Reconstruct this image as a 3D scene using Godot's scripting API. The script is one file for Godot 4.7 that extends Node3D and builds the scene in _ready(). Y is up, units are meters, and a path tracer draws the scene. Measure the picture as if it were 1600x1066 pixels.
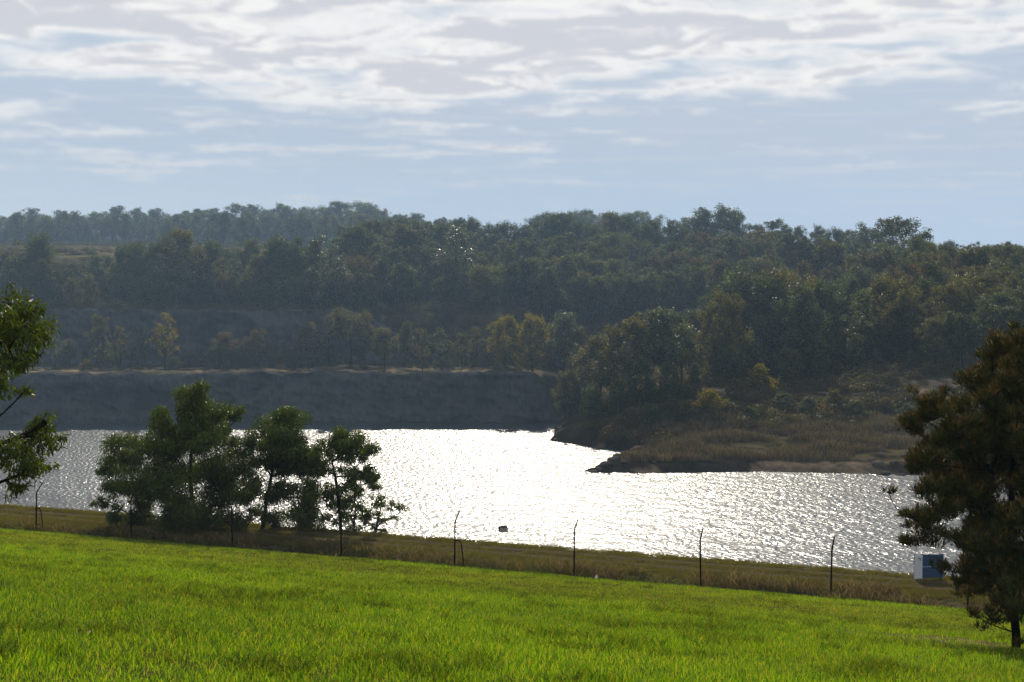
extends Node3D
# A quarry lake seen from a green slope: the eye is 30 m above the water, looks along -z; x is to the right. Metres.

const EYE := 30.0
const FENCE_N := Vector2(0.392, 0.92)      # (x, distance) normal of the fence line
const FENCE_Q := 59.0                      # distance of the fence line from the eye, measured square to it
const FENCE_ALONG := Vector2(0.92, -0.392) # (x, distance) along the fence, to the right

var rng := RandomNumberGenerator.new()
var rough_noise := FastNoiseLite.new()
var rock_noise := FastNoiseLite.new()
var cell_noise := FastNoiseLite.new()
var used_names := {}
var mats := {}

# ------------------------------------------------------------------ mesh collector
class Shape:
	var round_ := 0.55
	var v := PackedVector3Array()
	var n := PackedVector3Array()
	var c := PackedColorArray()
	var uv := PackedVector2Array()
	var ix := PackedInt32Array()

	func vert(p: Vector3, nn: Vector3, col := Color.WHITE, u := Vector2.ZERO) -> int:
		v.append(p); n.append(nn); c.append(col); uv.append(u)
		return v.size() - 1

	func tri(a: int, b: int, d: int) -> void:
		ix.append(a); ix.append(b); ix.append(d)

	# a pointed leaf face: base, two shoulders, tip; its winding agrees with the normal
	func leaf(base: Vector3, along: Vector3, side: Vector3, out: Vector3, col: Color, shoulder := 0.42) -> void:
		var g := side.cross(along)
		if g.length_squared() < 1e-12:
			return
		g = g.normalized()
		if g.dot(out) < 0.0:
			g = -g
			side = -side
		var nn := (g + out * round_).normalized()
		var m := base + along * shoulder
		var k := v.size()
		v.append(base); v.append(m - side * 0.5); v.append(base + along); v.append(m + side * 0.5)
		for i in 4:
			n.append(nn); c.append(col); uv.append(Vector2.ZERO)
		# clockwise front faces
		ix.append(k); ix.append(k + 1); ix.append(k + 2)
		ix.append(k); ix.append(k + 2); ix.append(k + 3)

	func tube(a: Vector3, b: Vector3, ra: float, rb: float, sides := 6, col := Color.WHITE, cap := false) -> void:
		var d := b - a
		if d.length_squared() < 1e-10:
			return
		d = d.normalized()
		var s := d.cross(Vector3.RIGHT if absf(d.x) < 0.8 else Vector3.FORWARD).normalized()
		var t := d.cross(s)
		var k := v.size()
		for i in sides:
			var w := TAU * i / sides
			var o := s * cos(w) + t * sin(w)
			vert(a + o * ra, o, col, Vector2(float(i) / sides, 0.0))
			vert(b + o * rb, o, col, Vector2(float(i) / sides, 1.0))
		for i in sides:
			var j := (i + 1) % sides
			var a0 := k + i * 2
			var b0 := k + j * 2
			tri(a0, b0, a0 + 1)
			tri(b0, b0 + 1, a0 + 1)
		if cap:
			var q := vert(b, d, col)
			for i in sides:
				var w := TAU * i / sides
				vert(b + (s * cos(w) + t * sin(w)) * rb, d, col)
			for i in sides:
				tri(q, q + 1 + i, q + 1 + (i + 1) % sides)

	# a box with chamfered long edges (octagonal section), centre, half sizes, basis
	func box(at: Transform3D, h: Vector3, bevel := 0.0) -> void:
		var b := bevel
		var pts: Array[Vector2] = []
		if b > 0.0:
			pts = [Vector2(-h.x + b, -h.y), Vector2(h.x - b, -h.y), Vector2(h.x, -h.y + b), Vector2(h.x, h.y - b), Vector2(h.x - b, h.y), Vector2(-h.x + b, h.y), Vector2(-h.x, h.y - b), Vector2(-h.x, -h.y + b)]
		else:
			pts = [Vector2(-h.x, -h.y), Vector2(h.x, -h.y), Vector2(h.x, h.y), Vector2(-h.x, h.y)]
		var cnt := pts.size()
		for i in cnt:
			var p := pts[i]
			var q := pts[(i + 1) % cnt]
			var e := (q - p).normalized()
			var nn := at.basis * Vector3(e.y, -e.x, 0)
			var k := v.size()
			vert(at * Vector3(p.x, p.y, -h.z), nn); vert(at * Vector3(q.x, q.y, -h.z), nn)
			vert(at * Vector3(q.x, q.y, h.z), nn); vert(at * Vector3(p.x, p.y, h.z), nn)
			tri(k, k + 1, k + 2); tri(k, k + 2, k + 3)
		for s in [-1.0, 1.0]:
			var nn: Vector3 = at.basis * Vector3(0, 0, s)
			var k := v.size()
			for p in pts:
				vert(at * Vector3(p.x, p.y, h.z * s), nn)
			for i in range(1, cnt - 1):
				if s > 0:
					tri(k, k + i + 1, k + i)
				else:
					tri(k, k + i, k + i + 1)

	func smooth() -> void:
		for i in n.size():
			n[i] = Vector3.ZERO
		for i in range(0, ix.size(), 3):
			var f := (v[ix[i + 2]] - v[ix[i]]).cross(v[ix[i + 1]] - v[ix[i]])
			n[ix[i]] += f; n[ix[i + 1]] += f; n[ix[i + 2]] += f
		for i in n.size():
			n[i] = n[i].normalized() if n[i].length_squared() > 1e-16 else Vector3.UP

	func mesh(m: Material) -> ArrayMesh:
		var a := []
		a.resize(Mesh.ARRAY_MAX)
		a[Mesh.ARRAY_VERTEX] = v
		a[Mesh.ARRAY_NORMAL] = n
		a[Mesh.ARRAY_COLOR] = c
		a[Mesh.ARRAY_TEX_UV] = uv
		a[Mesh.ARRAY_INDEX] = ix
		var out := ArrayMesh.new()
		out.add_surface_from_arrays(Mesh.PRIMITIVE_TRIANGLES, a)
		out.surface_set_material(0, m)
		return out

# ------------------------------------------------------------------ nodes
func numbered(called: String) -> String:
	var k: int = used_names.get(called, 0)
	used_names[called] = k + 1
	return called if k == 0 else "%s_%03d" % [called, k]

func tag(o: Node, label: String, category := "", group := "", kind := "") -> void:
	if label: o.set_meta("label", label)
	if category: o.set_meta("category", category)
	if group: o.set_meta("group", group)
	if kind: o.set_meta("kind", kind)

func thing(called: String, at: Vector3, turn := 0.0) -> Node3D:
	var o := Node3D.new()
	o.name = numbered(called)
	add_child(o, true)
	o.position = at
	o.rotation.y = turn
	return o

func part(called: String, m: Mesh, parent: Node, mat: Material = null) -> MeshInstance3D:
	var o := MeshInstance3D.new()
	o.name = numbered(called) if parent == self else called
	if parent != self:
		var k := 0
		while parent.has_node(NodePath(String(o.name))):
			k += 1
			o.name = "%s_%03d" % [called, k]
	o.mesh = m
	if mat:
		o.material_override = mat
	parent.add_child(o, true)
	return o

func many(called: String, m: Mesh, where: Array[Transform3D], cols: PackedColorArray, parent: Node) -> MultiMeshInstance3D:
	var mm := MultiMesh.new()
	mm.transform_format = MultiMesh.TRANSFORM_3D
	mm.use_colors = cols.size() > 0
	mm.mesh = m
	mm.instance_count = where.size()
	for i in where.size():
		mm.set_instance_transform(i, where[i])
		if cols.size():
			mm.set_instance_color(i, cols[i])
	var o := MultiMeshInstance3D.new()
	o.name = numbered(called)
	o.multimesh = mm
	parent.add_child(o, true)
	o.set_meta("kind", "stuff")
	return o

# ------------------------------------------------------------------ materials
func lin(r: float, g: float, b: float) -> Color:
	return Color(r, g, b).linear_to_srgb()

func noise_texture(freq: float, stops: Array, cols: Array, seed_: int, size := 512, octaves := 5, kind := FastNoiseLite.TYPE_SIMPLEX_SMOOTH) -> NoiseTexture2D:
	var f := FastNoiseLite.new()
	f.noise_type = kind
	f.seed = seed_
	f.frequency = freq
	f.fractal_octaves = octaves
	var t := NoiseTexture2D.new()
	t.width = size
	t.height = size
	t.seamless = true
	t.noise = f
	if cols.size():
		var g := Gradient.new()
		g.offsets = PackedFloat32Array(stops)
		var cc := PackedColorArray()
		for x in cols:
			cc.append(x)
		g.colors = cc
		t.color_ramp = g
	return t

func plain(called: String, col: Color, rough := 0.8, metal := 0.0) -> StandardMaterial3D:
	var m := StandardMaterial3D.new()
	m.resource_name = called
	m.albedo_color = col
	m.roughness = rough
	m.metallic = metal
	return m

func foliage(called: String, col: Color, through: Color, rough := 0.55, spec := 0.35) -> StandardMaterial3D:
	var m := plain(called, col, rough)
	m.vertex_color_use_as_albedo = true
	m.cull_mode = BaseMaterial3D.CULL_DISABLED
	m.metallic_specular = spec
	m.backlight_enabled = true
	m.backlight = through
	return m

func ground_material(called: String, col: Color, tex: Texture2D, scale_: float, bump: Texture2D = null, depth := 5.0, vertex := true) -> StandardMaterial3D:
	var m := plain(called, col, 0.95)
	m.metallic_specular = 0.0
	m.albedo_texture = tex
	m.vertex_color_use_as_albedo = vertex
	m.uv1_triplanar = true
	m.uv1_world_triplanar = true
	m.uv1_scale = Vector3.ONE * scale_
	if bump:
		m.heightmap_enabled = true
		m.heightmap_texture = bump
		m.heightmap_scale = depth
	return m

func make_materials() -> void:
	var mottled := noise_texture(0.012, [0.0, 0.42, 0.6, 1.0], [Color(0.5, 0.5, 0.5), Color(0.78, 0.77, 0.74), Color(0.95, 0.94, 0.9), Color(1, 1, 1)], 4, 512, 6)
	var lumps := noise_texture(0.02, [], [], 9, 512, 6)
	mats.hill = ground_material("dry hillside", lin(1, 1, 1), mottled, 0.045, lumps, 40.0)
	mats.field = ground_material("field soil", lin(1, 1, 1), mottled, 0.3, lumps, 4.0)
	var strata := noise_texture(0.016, [0.0, 0.38, 0.5, 0.62, 1.0], [Color(0.5, 0.51, 0.53), Color(0.66, 0.66, 0.67), Color(0.82, 0.81, 0.79), Color(0.72, 0.7, 0.68), Color(1, 0.98, 0.94)], 21, 1024, 6)
	mats.rock = ground_material("quarry rock", lin(0.082, 0.09, 0.098), strata, 0.05, noise_texture(0.03, [], [], 33, 512, 6), 40.0, true)
	mats.rock.uv1_scale = Vector3(0.05, 0.018, 0.05)
	mats.boulder = ground_material("boulder stone", lin(0.15, 0.13, 0.11), strata, 0.3, null, 0.0, false)
	mats.track = ground_material("gravel track", lin(0.12, 0.098, 0.072), noise_texture(0.05, [0.0, 0.5, 1.0], [Color(0.55, 0.53, 0.5), Color(0.8, 0.78, 0.76), Color(1, 1, 1)], 5, 512, 5), 0.35, lumps, 2.0, false)
	mats.bark = plain("grey bark", lin(0.16, 0.135, 0.11), 0.9)
	mats.pale_bark = plain("pale gum bark", lin(0.42, 0.38, 0.32), 0.85)
	mats.dark_bark = plain("dark bark", lin(0.06, 0.05, 0.042), 0.9)
	mats.crowns = [
		foliage("dark green leaves", lin(0.62, 0.70, 0.55), Color(1.05, 1.1, 0.7), 0.55, 0.32),
		foliage("olive leaves", lin(1.0, 0.93, 0.6), Color(1.15, 1.1, 0.7), 0.55, 0.32),
		foliage("grey green leaves", lin(0.8, 0.88, 0.78), Color(1.05, 1.1, 0.85), 0.5, 0.4),
		foliage("brownish leaves", lin(1.0, 0.84, 0.55), Color(1.05, 0.92, 0.62), 0.6, 0.25),
		foliage("fresh leaves", lin(1.55, 1.45, 0.72), Color(1.3, 1.2, 0.6), 0.6, 0.25),
		foliage("shiny leaves", lin(0.9, 0.95, 0.8), Color(0.85, 0.9, 0.65), 0.5, 0.5),
	]
	mats.near_leaves = foliage("gum leaves", lin(1, 1, 1), Color(0.9, 0.9, 0.2), 0.5, 0.3)
	mats.needles = foliage("she oak needles", lin(1, 1, 1), Color(0.6, 0.45, 0.16), 0.7, 0.2)
	mats.grass = foliage("grass blades", lin(1, 1, 1), Color(1.0, 1.0, 0.5), 0.5, 0.3)
	mats.dry = foliage("dry grass stalks", lin(1, 1, 1), Color(0.8, 0.75, 0.55), 0.7, 0.2)
	mats.steel = plain("weathered galvanised steel", lin(0.16, 0.14, 0.125), 0.55, 0.35)
	mats.wire = plain("galvanised wire", lin(0.22, 0.21, 0.2), 0.45, 0.6)
	mats.white = plain("white painted board", lin(0.55, 0.58, 0.62), 0.5)
	mats.blue = plain("blue printed panel", lin(0.018, 0.05, 0.125), 0.45)
	mats.blue_light = plain("pale blue stripe", lin(0.2, 0.36, 0.6), 0.45)
	mats.grey_print = plain("dark grey mark", lin(0.1, 0.13, 0.17), 0.5)
	mats.float_top = plain("weathered deck", lin(0.5, 0.45, 0.38), 0.8)
	mats.float_side = plain("float plastic", lin(0.4, 0.36, 0.31), 0.6)
	mats.litter = plain("white plastic", lin(0.78, 0.78, 0.76), 0.5)
	var w := StandardMaterial3D.new()
	w.resource_name = "lake water"
	w.albedo_color = lin(0.006, 0.014, 0.02)
	w.roughness = WATER_ROUGH
	w.metallic_specular = 0.5
	w.uv1_scale = Vector3(1, 1, 1)
	w.normal_enabled = true
	var wn := FastNoiseLite.new()
	wn.noise_type = FastNoiseLite.TYPE_SIMPLEX_SMOOTH
	wn.seed = 12
	wn.frequency = 0.038
	wn.fractal_octaves = 3
	wn.fractal_gain = 0.42
	var wt := NoiseTexture2D.new()
	wt.width = 2048
	wt.height = 2048
	wt.seamless = true
	wt.noise = wn
	wt.as_normal_map = true
	wt.bump_strength = 8.0
	w.normal_texture = wt
	w.normal_scale = WATER_BUMP
	mats.water = w

const WATER_ROUGH := 0.29
const WATER_BUMP := 0.47

# ------------------------------------------------------------------ sky
var sky_a := FastNoiseLite.new()
var sky_b := FastNoiseLite.new()

func ss(a: float, b: float, x: float) -> float:
	var t := clampf((x - a) / (b - a), 0.0, 1.0)
	return t * t * (3.0 - 2.0 * t)

# colour of air and cloud towards a bearing (radians right of -z) and an elevation (degrees)
func sky_at(az: float, e: float) -> Color:
	if e < 0.0:
		return Color(0.2, 0.22, 0.22)
	var side := sin(az + 0.5) * 0.5 + 0.5           # a little deeper blue to one side, all the way round
	var low := Color(0.70, 0.79, 0.86).lerp(Color(0.50, 0.625, 0.79), ss(0.45, 0.85, side))
	var mid := Color(0.52, 0.61, 0.73)
	var high := Color(0.17, 0.32, 0.62)
	var base := low.lerp(mid, ss(0.5, 5.5, e)).lerp(high, ss(7.0, 40.0, e))
	# thin cloud and the layer itself, on a plane overhead
	var r := 1.0 / tan(deg_to_rad(e + 1.7))
	var x := sin(az) * r * 1.05
	var y := cos(az) * r
	var wx := sky_b.get_noise_2d(x * 50.0, y * 50.0) * 0.30
	var wy := sky_b.get_noise_2d(x * 50.0 + 700.0, y * 50.0) * 0.30
	var big := sky_b.get_noise_2d(x * 18.0 + 90.0, y * 18.0 + 40.0)
	var n := sky_a.get_noise_2d((x + wx) * 92.0, (y + wy) * 100.0) * 0.72 + big * 0.55
	var fine := sky_a.get_noise_2d((x + wx) * 300.0 + 50.0, (y + wy) * 300.0) 
	n += fine * 0.3
	var cover := lerpf(-0.58, 0.36, ss(3.4, 8.8, e)) + 0.28 * ss(0.1, 0.75, sin(az * 4.0 + 2.6)) * ss(2.4, 3.6, e) * ss(5.6, 4.4, e)
	cover = lerpf(cover, 0.20, ss(14.0, 40.0, e))
	var d := n + cover
	var a := ss(-0.32, 0.34, d)
	var thick := ss(0.12, 0.56, d + fine * 0.3)
	var lit := 0.985
	var near_low := ss(1.0, 6.5, e)
	var white := Color(0.80, 0.765, 0.745).lerp(Color(lit, lit * 0.985, lit * 0.96), near_low)
	var grey := Color(0.47, 0.52, 0.62).lerp(Color(0.635, 0.65, 0.705), near_low)
	var cl := white.lerp(grey, thick * 0.95)
	# streaky veil under the layer
	var streak := sky_b.get_noise_2d(az * 260.0, e * 160.0)
	var veil := 0.55 * ss(2.5, 6.0, e) * ss(-0.6, 0.2, n + streak * 0.4)
	base = base.lerp(Color(0.51, 0.57, 0.675), veil)
	base = base.lerp(Color(0.66, 0.70, 0.76), 0.35 * ss(0.12, 0.5, streak) * ss(1.0, 3.0, e))
	return base.lerp(cl, a * lerpf(0.5, 0.96, near_low))

func make_sky() -> PanoramaSkyMaterial:
	sky_a.noise_type = FastNoiseLite.TYPE_SIMPLEX_SMOOTH
	sky_a.seed = 31
	sky_a.frequency = 0.011
	sky_a.fractal_octaves = 6
	sky_a.fractal_gain = 0.5
	sky_b.noise_type = FastNoiseLite.TYPE_SIMPLEX_SMOOTH
	sky_b.seed = 77
	sky_b.frequency = 0.02
	sky_b.fractal_octaves = 3
	var lw := 1024
	var lh := 512
	var raw := PackedFloat32Array()
	raw.resize(lw * lh * 3)
	for j in lh:
		var e := 90.0 - (j + 0.5) / lh * 180.0
		for i in lw:
			if e < -1.0:
				var o0 := (j * lw + i) * 3
				raw[o0] = 0.2; raw[o0 + 1] = 0.22; raw[o0 + 2] = 0.22
				continue
			var c := sky_at((i + 0.5) / lw * TAU, e)
			var o := (j * lw + i) * 3
			raw[o] = c.r; raw[o + 1] = c.g; raw[o + 2] = c.b
	var im := Image.create_from_data(lw, lh, false, Image.FORMAT_RGBF, raw.to_byte_array())
	var w := 4096
	var h := 2048
	im.resize(w, h, Image.INTERPOLATE_BILINEAR)
	# the same sky again at full detail where it is looked at closely
	for j in range(int(h * (90.0 - 24.0) / 180.0), h / 2):
		var e := 90.0 - (j + 0.5) / h * 180.0
		for k in range(-330, 330):
			var i := posmod(k, w)
			im.set_pixel(i, j, sky_at((k + 0.5) / w * TAU, e))
	var m := PanoramaSkyMaterial.new()
	m.panorama = ImageTexture.create_from_image(im)
	return m

# ------------------------------------------------------------------ the lie of the land
func along_q(x: float, d: float) -> Vector2:          # (square distance q, distance along the fence)
	return Vector2(x * FENCE_N.x + d * FENCE_N.y, x * FENCE_ALONG.x + d * FENCE_ALONG.y)

func near_ground(x: float, d: float) -> float:
	var s := along_q(x, d)
	var q := s.x
	var y := 28.3 - 0.188 * q
	if q < -6.0:
		y = 28.3 + 0.188 * 6.0 + (-q - 6.0) * 0.05
	y += 0.05 * sin(q * 0.11 + s.y * 0.045) * ss(59.0, 40.0, q) * ss(4.0, 16.0, q)
	y += rough_noise.get_noise_2d(x * 3.0, d * 3.0) * 0.10 * ss(60.0, 55.0, q)
	if q > 58.4:
		var bank := lerpf(17.15, 17.25, ss(59.5, 62.0, q))
		bank = bank if q < 64.9 else 17.25 - (q - 64.9) * 0.62
		y = lerpf(y, bank, ss(58.4, 59.6, q))
	return y

const COLS := [-160.0, -100.0, -40.0, 0.0, 13.0, 60.0, 160.0, 300.0]
const PROF := [
	[297, 0, 299, 9.4, 328, 9.6, 333, 21, 355, 21.5, 372, 33, 470, 37, 600, 41],
	[297, 0, 299, 9.4, 328, 9.6, 333, 21, 355, 21.5, 372, 33, 470, 37, 600, 41],
	[300, 0, 302, 9.4, 325, 9.8, 331, 20.5, 352, 21, 374, 32, 450, 34, 600, 42],
	[299, 0, 301, 9.3, 322, 9.8, 342, 21, 356, 22.5, 382, 28.5, 425, 30.5, 600, 37],
	[298, -2, 304, 4, 324, 9.8, 345, 19, 360, 22.5, 385, 28, 425, 30, 600, 35],
	[298, -2, 304, 0, 330, 9, 350, 19, 366, 23, 390, 28, 430, 30, 600, 33],
	[298, -2, 304, 0, 330, 9, 350, 17, 366, 20, 390, 24, 430, 26, 600, 30],
	[298, -2, 304, 0, 330, 9, 350, 17, 366, 20, 390, 24, 430, 26, 600, 30],
]
var shore := PackedVector2Array([Vector2(9.0, 301), Vector2(8.0, 280), Vector2(6.8, 267), Vector2(11.0, 261), Vector2(19.0, 252), Vector2(17.5, 244), Vector2(13.5, 231), Vector2(10.6, 226.5), Vector2(18.5, 224), Vector2(38.0, 226), Vector2(58.0, 222.5), Vector2(82.0, 219), Vector2(140.0, 205), Vector2(330.0, 195), Vector2(330.0, 620), Vector2(9.0, 620)])

func profile(row: Array, d: float) -> float:
	if d <= row[0]:
		return -4.0 + clampf((d - row[0] + 8.0) * 0.5, 0.0, 4.0) + row[1]
	for k in range(0, 14, 2):
		if d <= row[k + 2]:
			return lerpf(row[k + 1], row[k + 3], (d - row[k]) / (row[k + 2] - row[k]))
	return row[15] + (d - row[14]) * 0.03

func piece(s: float, p: Array) -> float:
	for k in range(0, p.size() - 2, 2):
		if s <= p[k + 2]:
			return lerpf(p[k + 1], p[k + 3], clampf((s - p[k]) / (p[k + 2] - p[k]), 0.0, 1.0))
	return p[p.size() - 1]

func mixed_profile(x: float, d: float) -> float:
	for i in COLS.size() - 1:
		if x <= COLS[i + 1] or i == COLS.size() - 2:
			var t := clampf((x - COLS[i]) / (COLS[i + 1] - COLS[i]), 0.0, 1.0)
			var row := []
			for k in 16:
				row.append(lerpf(PROF[i][k], PROF[i + 1][k], t))
			return profile(row, d)
	return 0.0

func point_height(x: float, d: float) -> float:       # the wooded point that runs out into the lake
	if x < 0.0 or d < 190.0:
		return -4.0
	var p := Vector2(x, d)
	var near := 1e9
	for i in 13:
		near = minf(near, p.distance_to(Geometry2D.get_closest_point_to_segment(p, shore[i], shore[i + 1])))
	if d > 302.0:
		near = minf(near, p.distance_to(Geometry2D.get_closest_point_to_segment(p, shore[15], shore[0])))
	if not Geometry2D.is_point_in_polygon(p, shore):
		return -near * 0.4
	var gentle := piece(near, [0, 0, 1.4, 1.0, 6, 1.5, 16, 2.7, 34, 4.3, 56, 10, 110, 21, 180, 25])
	var steep := piece(near, [0, 0, 1.5, 1.8, 8, 4.6, 20, 8.5, 60, 16, 110, 22])
	return lerpf(gentle, steep, ss(248.0, 262.0, d) * ss(62.0, 26.0, x))

func far_ground(x: float, d: float) -> float:
	var y := maxf(mixed_profile(x, d - 2.4), point_height(x, d))
	if y > 0.3:
		y += rough_noise.get_noise_2d(x, d) * 0.9 * ss(0.3, 3.0, y)
	return y

func on_far(x: float, d: float, sink := 0.15) -> Vector3:
	return Vector3(x, far_ground(x, d) - sink, -d)

func on_near(x: float, d: float, sink := 0.03) -> Vector3:
	return Vector3(x, near_ground(x, d) - sink, -d)

func build_land() -> void:
	rough_noise.noise_type = FastNoiseLite.TYPE_SIMPLEX_SMOOTH
	rough_noise.seed = 5
	rough_noise.frequency = 0.05
	rough_noise.fractal_octaves = 4
	rock_noise.noise_type = FastNoiseLite.TYPE_SIMPLEX_SMOOTH
	rock_noise.seed = 8
	rock_noise.frequency = 0.12
	rock_noise.fractal_octaves = 5
	cell_noise.noise_type = FastNoiseLite.TYPE_CELLULAR
	cell_noise.seed = 3
	cell_noise.frequency = 0.16
	cell_noise.cellular_return_type = FastNoiseLite.RETURN_CELL_VALUE
	# far side: one sheet from the lake bed to beyond the skyline
	var f := Shape.new()
	var ds: Array[float] = []
	var d := 206.0
	while d < 950.0:
		ds.append(d)
		d += 1.3 if d < 400.0 else (4.0 if d < 640.0 else 20.0)
	var nt := 290
	for j in ds.size():
		for i in nt + 1:
			var t := lerpf(-0.56, 0.56, float(i) / nt)
			var x := t * ds[j]
			var y := far_ground(x, ds[j])
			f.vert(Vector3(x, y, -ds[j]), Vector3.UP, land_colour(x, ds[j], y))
	for j in ds.size() - 1:
		for i in nt:
			var k := j * (nt + 1) + i
			f.tri(k, k + nt + 1, k + 1)
			f.tri(k + 1, k + nt + 1, k + nt + 2)
	f.smooth()
	tag(part("hillside", f.mesh(mats.hill), self), "terraced quarry hillside and wooded point across the lake", "", "", "structure")
	# the rock faces of the two quarry benches
	rock_face("quarry_cliff", -165.0, 9.6, 0.0, -1.5, 9.5, "sheer grey lower quarry cliff rising from the water", 0.55)
	rock_face("quarry_cliff", -165.0, -14.0, 1.0, 8.8, 21.2, "upper quarry cliff behind the trees of the lower ledge", 0.7)
	# near side
	var g := Shape.new()
	var nq := 150
	var na := 170
	for j in nq + 1:
		var q := lerpf(-60.0, 93.0, float(j) / nq)
		for i in na + 1:
			var a := lerpf(-170.0, 150.0, float(i) / na)
			var x := q * FENCE_N.x + a * FENCE_ALONG.x
			var dd := q * FENCE_N.y + a * FENCE_ALONG.y
			var y := near_ground(x, dd)
			g.vert(Vector3(x, y, -dd), Vector3.UP, near_colour(x, dd, q))
	for j in nq:
		for i in na:
			var k := j * (na + 1) + i
			g.tri(k, k + na + 1, k + 1)
			g.tri(k + 1, k + na + 1, k + na + 2)
	g.smooth()
	tag(part("field", g.mesh(mats.field), self), "sloping ground of the field and the bank beside the lake", "", "", "structure")
	# gravel track along the bank: two wheel tracks worn into the grass
	for lane in 2:
		var r := Shape.new()
		var steps := 260
		for i in steps + 1:
			var a := lerpf(-75.0, 45.0, float(i) / steps)
			for k in 4:
				var wob := rough_noise.get_noise_2d(a * 7.0, k * 31.0 + lane * 70.0) * 0.22
				var q := lerpf(62.25, 62.95, k / 3.0) + lane * 1.15 + wob
				var x := q * FENCE_N.x + a * FENCE_ALONG.x
				var dd := q * FENCE_N.y + a * FENCE_ALONG.y
				r.vert(Vector3(x, near_ground(x, dd) + (0.012 if k == 0 or k == 3 else 0.03), -dd), Vector3.UP)
		for i in steps:
			for k in 3:
				var c := i * 4 + k
				r.tri(c, c + 4, c + 1)
				r.tri(c + 1, c + 4, c + 5)
		r.smooth()
		tag(part("gravel_track", r.mesh(mats.track), self), "brown gravel wheel track along the top of the bank, " + ["nearer the fence", "nearer the water"][lane], "", "", "structure")

func land_colour(x: float, d: float, y: float) -> Color:
	var n := rough_noise.get_noise_2d(x * 2.0 + 300.0, d * 2.0)
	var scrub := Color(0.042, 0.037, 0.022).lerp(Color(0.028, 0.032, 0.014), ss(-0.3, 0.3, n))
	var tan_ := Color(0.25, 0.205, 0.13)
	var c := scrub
	var edge := mixed_profile(x, d)
	if x < 14.0 and y > 8.0 and y < 11.5 and d < 318.0:
		c = c.lerp(tan_, 0.85 * ss(-0.35, 0.15, n + (0.15 if x < -40.0 else -0.12)))
	if x < 30.0 and y > 19.5 and y < 23.0 and d < 345.0:
		c = c.lerp(tan_, 0.5 * ss(0.05, 0.35, n))
	if x < -60.0 and d > 372.0 and d < 470.0:
		c = Color(0.13, 0.115, 0.06).lerp(Color(0.085, 0.085, 0.04), ss(-0.3, 0.3, n))
	if x > 5.0 and y < 1.25 and edge < 3.0:
		var sand := ss(34.0, 40.0, x) * ss(58.0, 53.0, x)
		c = Color(0.032, 0.027, 0.021).lerp(Color(0.018, 0.016, 0.013), ss(-0.3, 0.3, n)) if n + 0.3 > sand else Color(0.13, 0.105, 0.075).lerp(Color(0.05, 0.042, 0.034), ss(-0.25, 0.35, n + rough_noise.get_noise_2d(x * 0.3, 7.0)))
	elif x > 5.0 and x < 20.0 and d > 228.0 and d < 300.0:
		c = Color(0.028, 0.025, 0.018).lerp(Color(0.018, 0.02, 0.012), ss(-0.3, 0.3, n))
	elif x > 5.0 and y < 5.0 and d < 265.0:
		c = Color(0.085, 0.068, 0.04).lerp(Color(0.05, 0.045, 0.022), ss(-0.3, 0.3, n))
	elif x > 30.0 and x < 80.0 and d > 266.0 and d < 292.0:
		c = c.lerp(Color(0.24, 0.19, 0.145), 0.9 * ss(0.12, 0.3, n))
	return c

func near_colour(x: float, d: float, q: float) -> Color:
	var n := rough_noise.get_noise_2d(x * 5.0, d * 5.0 + 90.0)
	var soil := Color(0.05, 0.055, 0.016).lerp(Color(0.09, 0.07, 0.035), ss(-0.2, 0.4, n) * 0.6)
	if q > 57.8:
		soil = Color(0.07, 0.06, 0.032).lerp(Color(0.07, 0.07, 0.028), ss(60.2, 61.6, q))
	var bare := Vector2(x - 9.3, (d - 33.6) * 1.5).length()
	soil = soil.lerp(Color(0.17, 0.13, 0.075), ss(4.5, 1.0, bare + n * 2.0))
	return soil

func rock_face(called: String, x0: float, x1: float, which: float, y0: float, y1: float, label: String, cell: float) -> void:
	var s := Shape.new()
	var nx := int((x1 - x0) / cell)
	var ny := int((y1 - y0) / (cell * 0.75))
	for j in ny + 1:
		var f := float(j) / ny
		for i in nx + 1:
			var x := lerpf(x0, x1, float(i) / nx)
			var d0 := face_at(x, which)
			var top := y1 + rough_noise.get_noise_2d(x * 3.0, which * 50.0) * 0.7 - ss(x1 - (22.0 if which > 0.5 else 5.0), x1, x) * (y1 - y0) * 0.8
			var y := lerpf(y0, top, f)
			var block := cell_noise.get_noise_3d(x * 1.2, y * 1.7, which * 40.0) * 1.0 + cell_noise.get_noise_3d(x * 3.1, y * 3.8, 9.0) * 0.5
			var slab := rock_noise.get_noise_3d(x * 0.8, y * 0.7, which * 20.0) * 0.9
			var back := f * 1.7
			# heaps of fallen rock lean on the foot of the face here and there
			var talus := maxf(0.0, rock_noise.get_noise_2d(x * 0.25, 80.0 + which * 9.0)) * 5.0 * maxf(0.0, 0.55 - f)
			var end := ss(x1, x1 - 4.0, x)
			var shelf := cell_noise.get_noise_3d(x * 0.45, y * 2.6, 60.0 + which * 9.0) * 0.7
			var tone := 1.0 + 0.55 * cell_noise.get_noise_3d(x * 0.7, y * 1.1, 200.0) + 0.9 * rock_noise.get_noise_3d(x * 0.35, y * 0.9, 300.0) + 0.7 * rock_noise.get_noise_3d(x * 1.6, y * 0.25, 340.0)
			block += shelf
			s.vert(Vector3(x, y, -(d0 - 0.6 + back - (block + slab + talus) * end)), Vector3.BACK, Color(tone, tone * 0.99, tone * 0.97))
	for i in nx + 1:                                   # the brow runs back into the ledge
		s.vert(s.v[ny * (nx + 1) + i] + Vector3(0, -0.1, -4.5), Vector3.UP)
	for j in ny + 1:
		for i in nx:
			var k := j * (nx + 1) + i
			s.tri(k, k + nx + 1, k + 1)
			s.tri(k + 1, k + nx + 1, k + nx + 2)
	s.smooth()
	tag(part(called, s.mesh(mats.rock), self), label, "", "", "structure")

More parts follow.
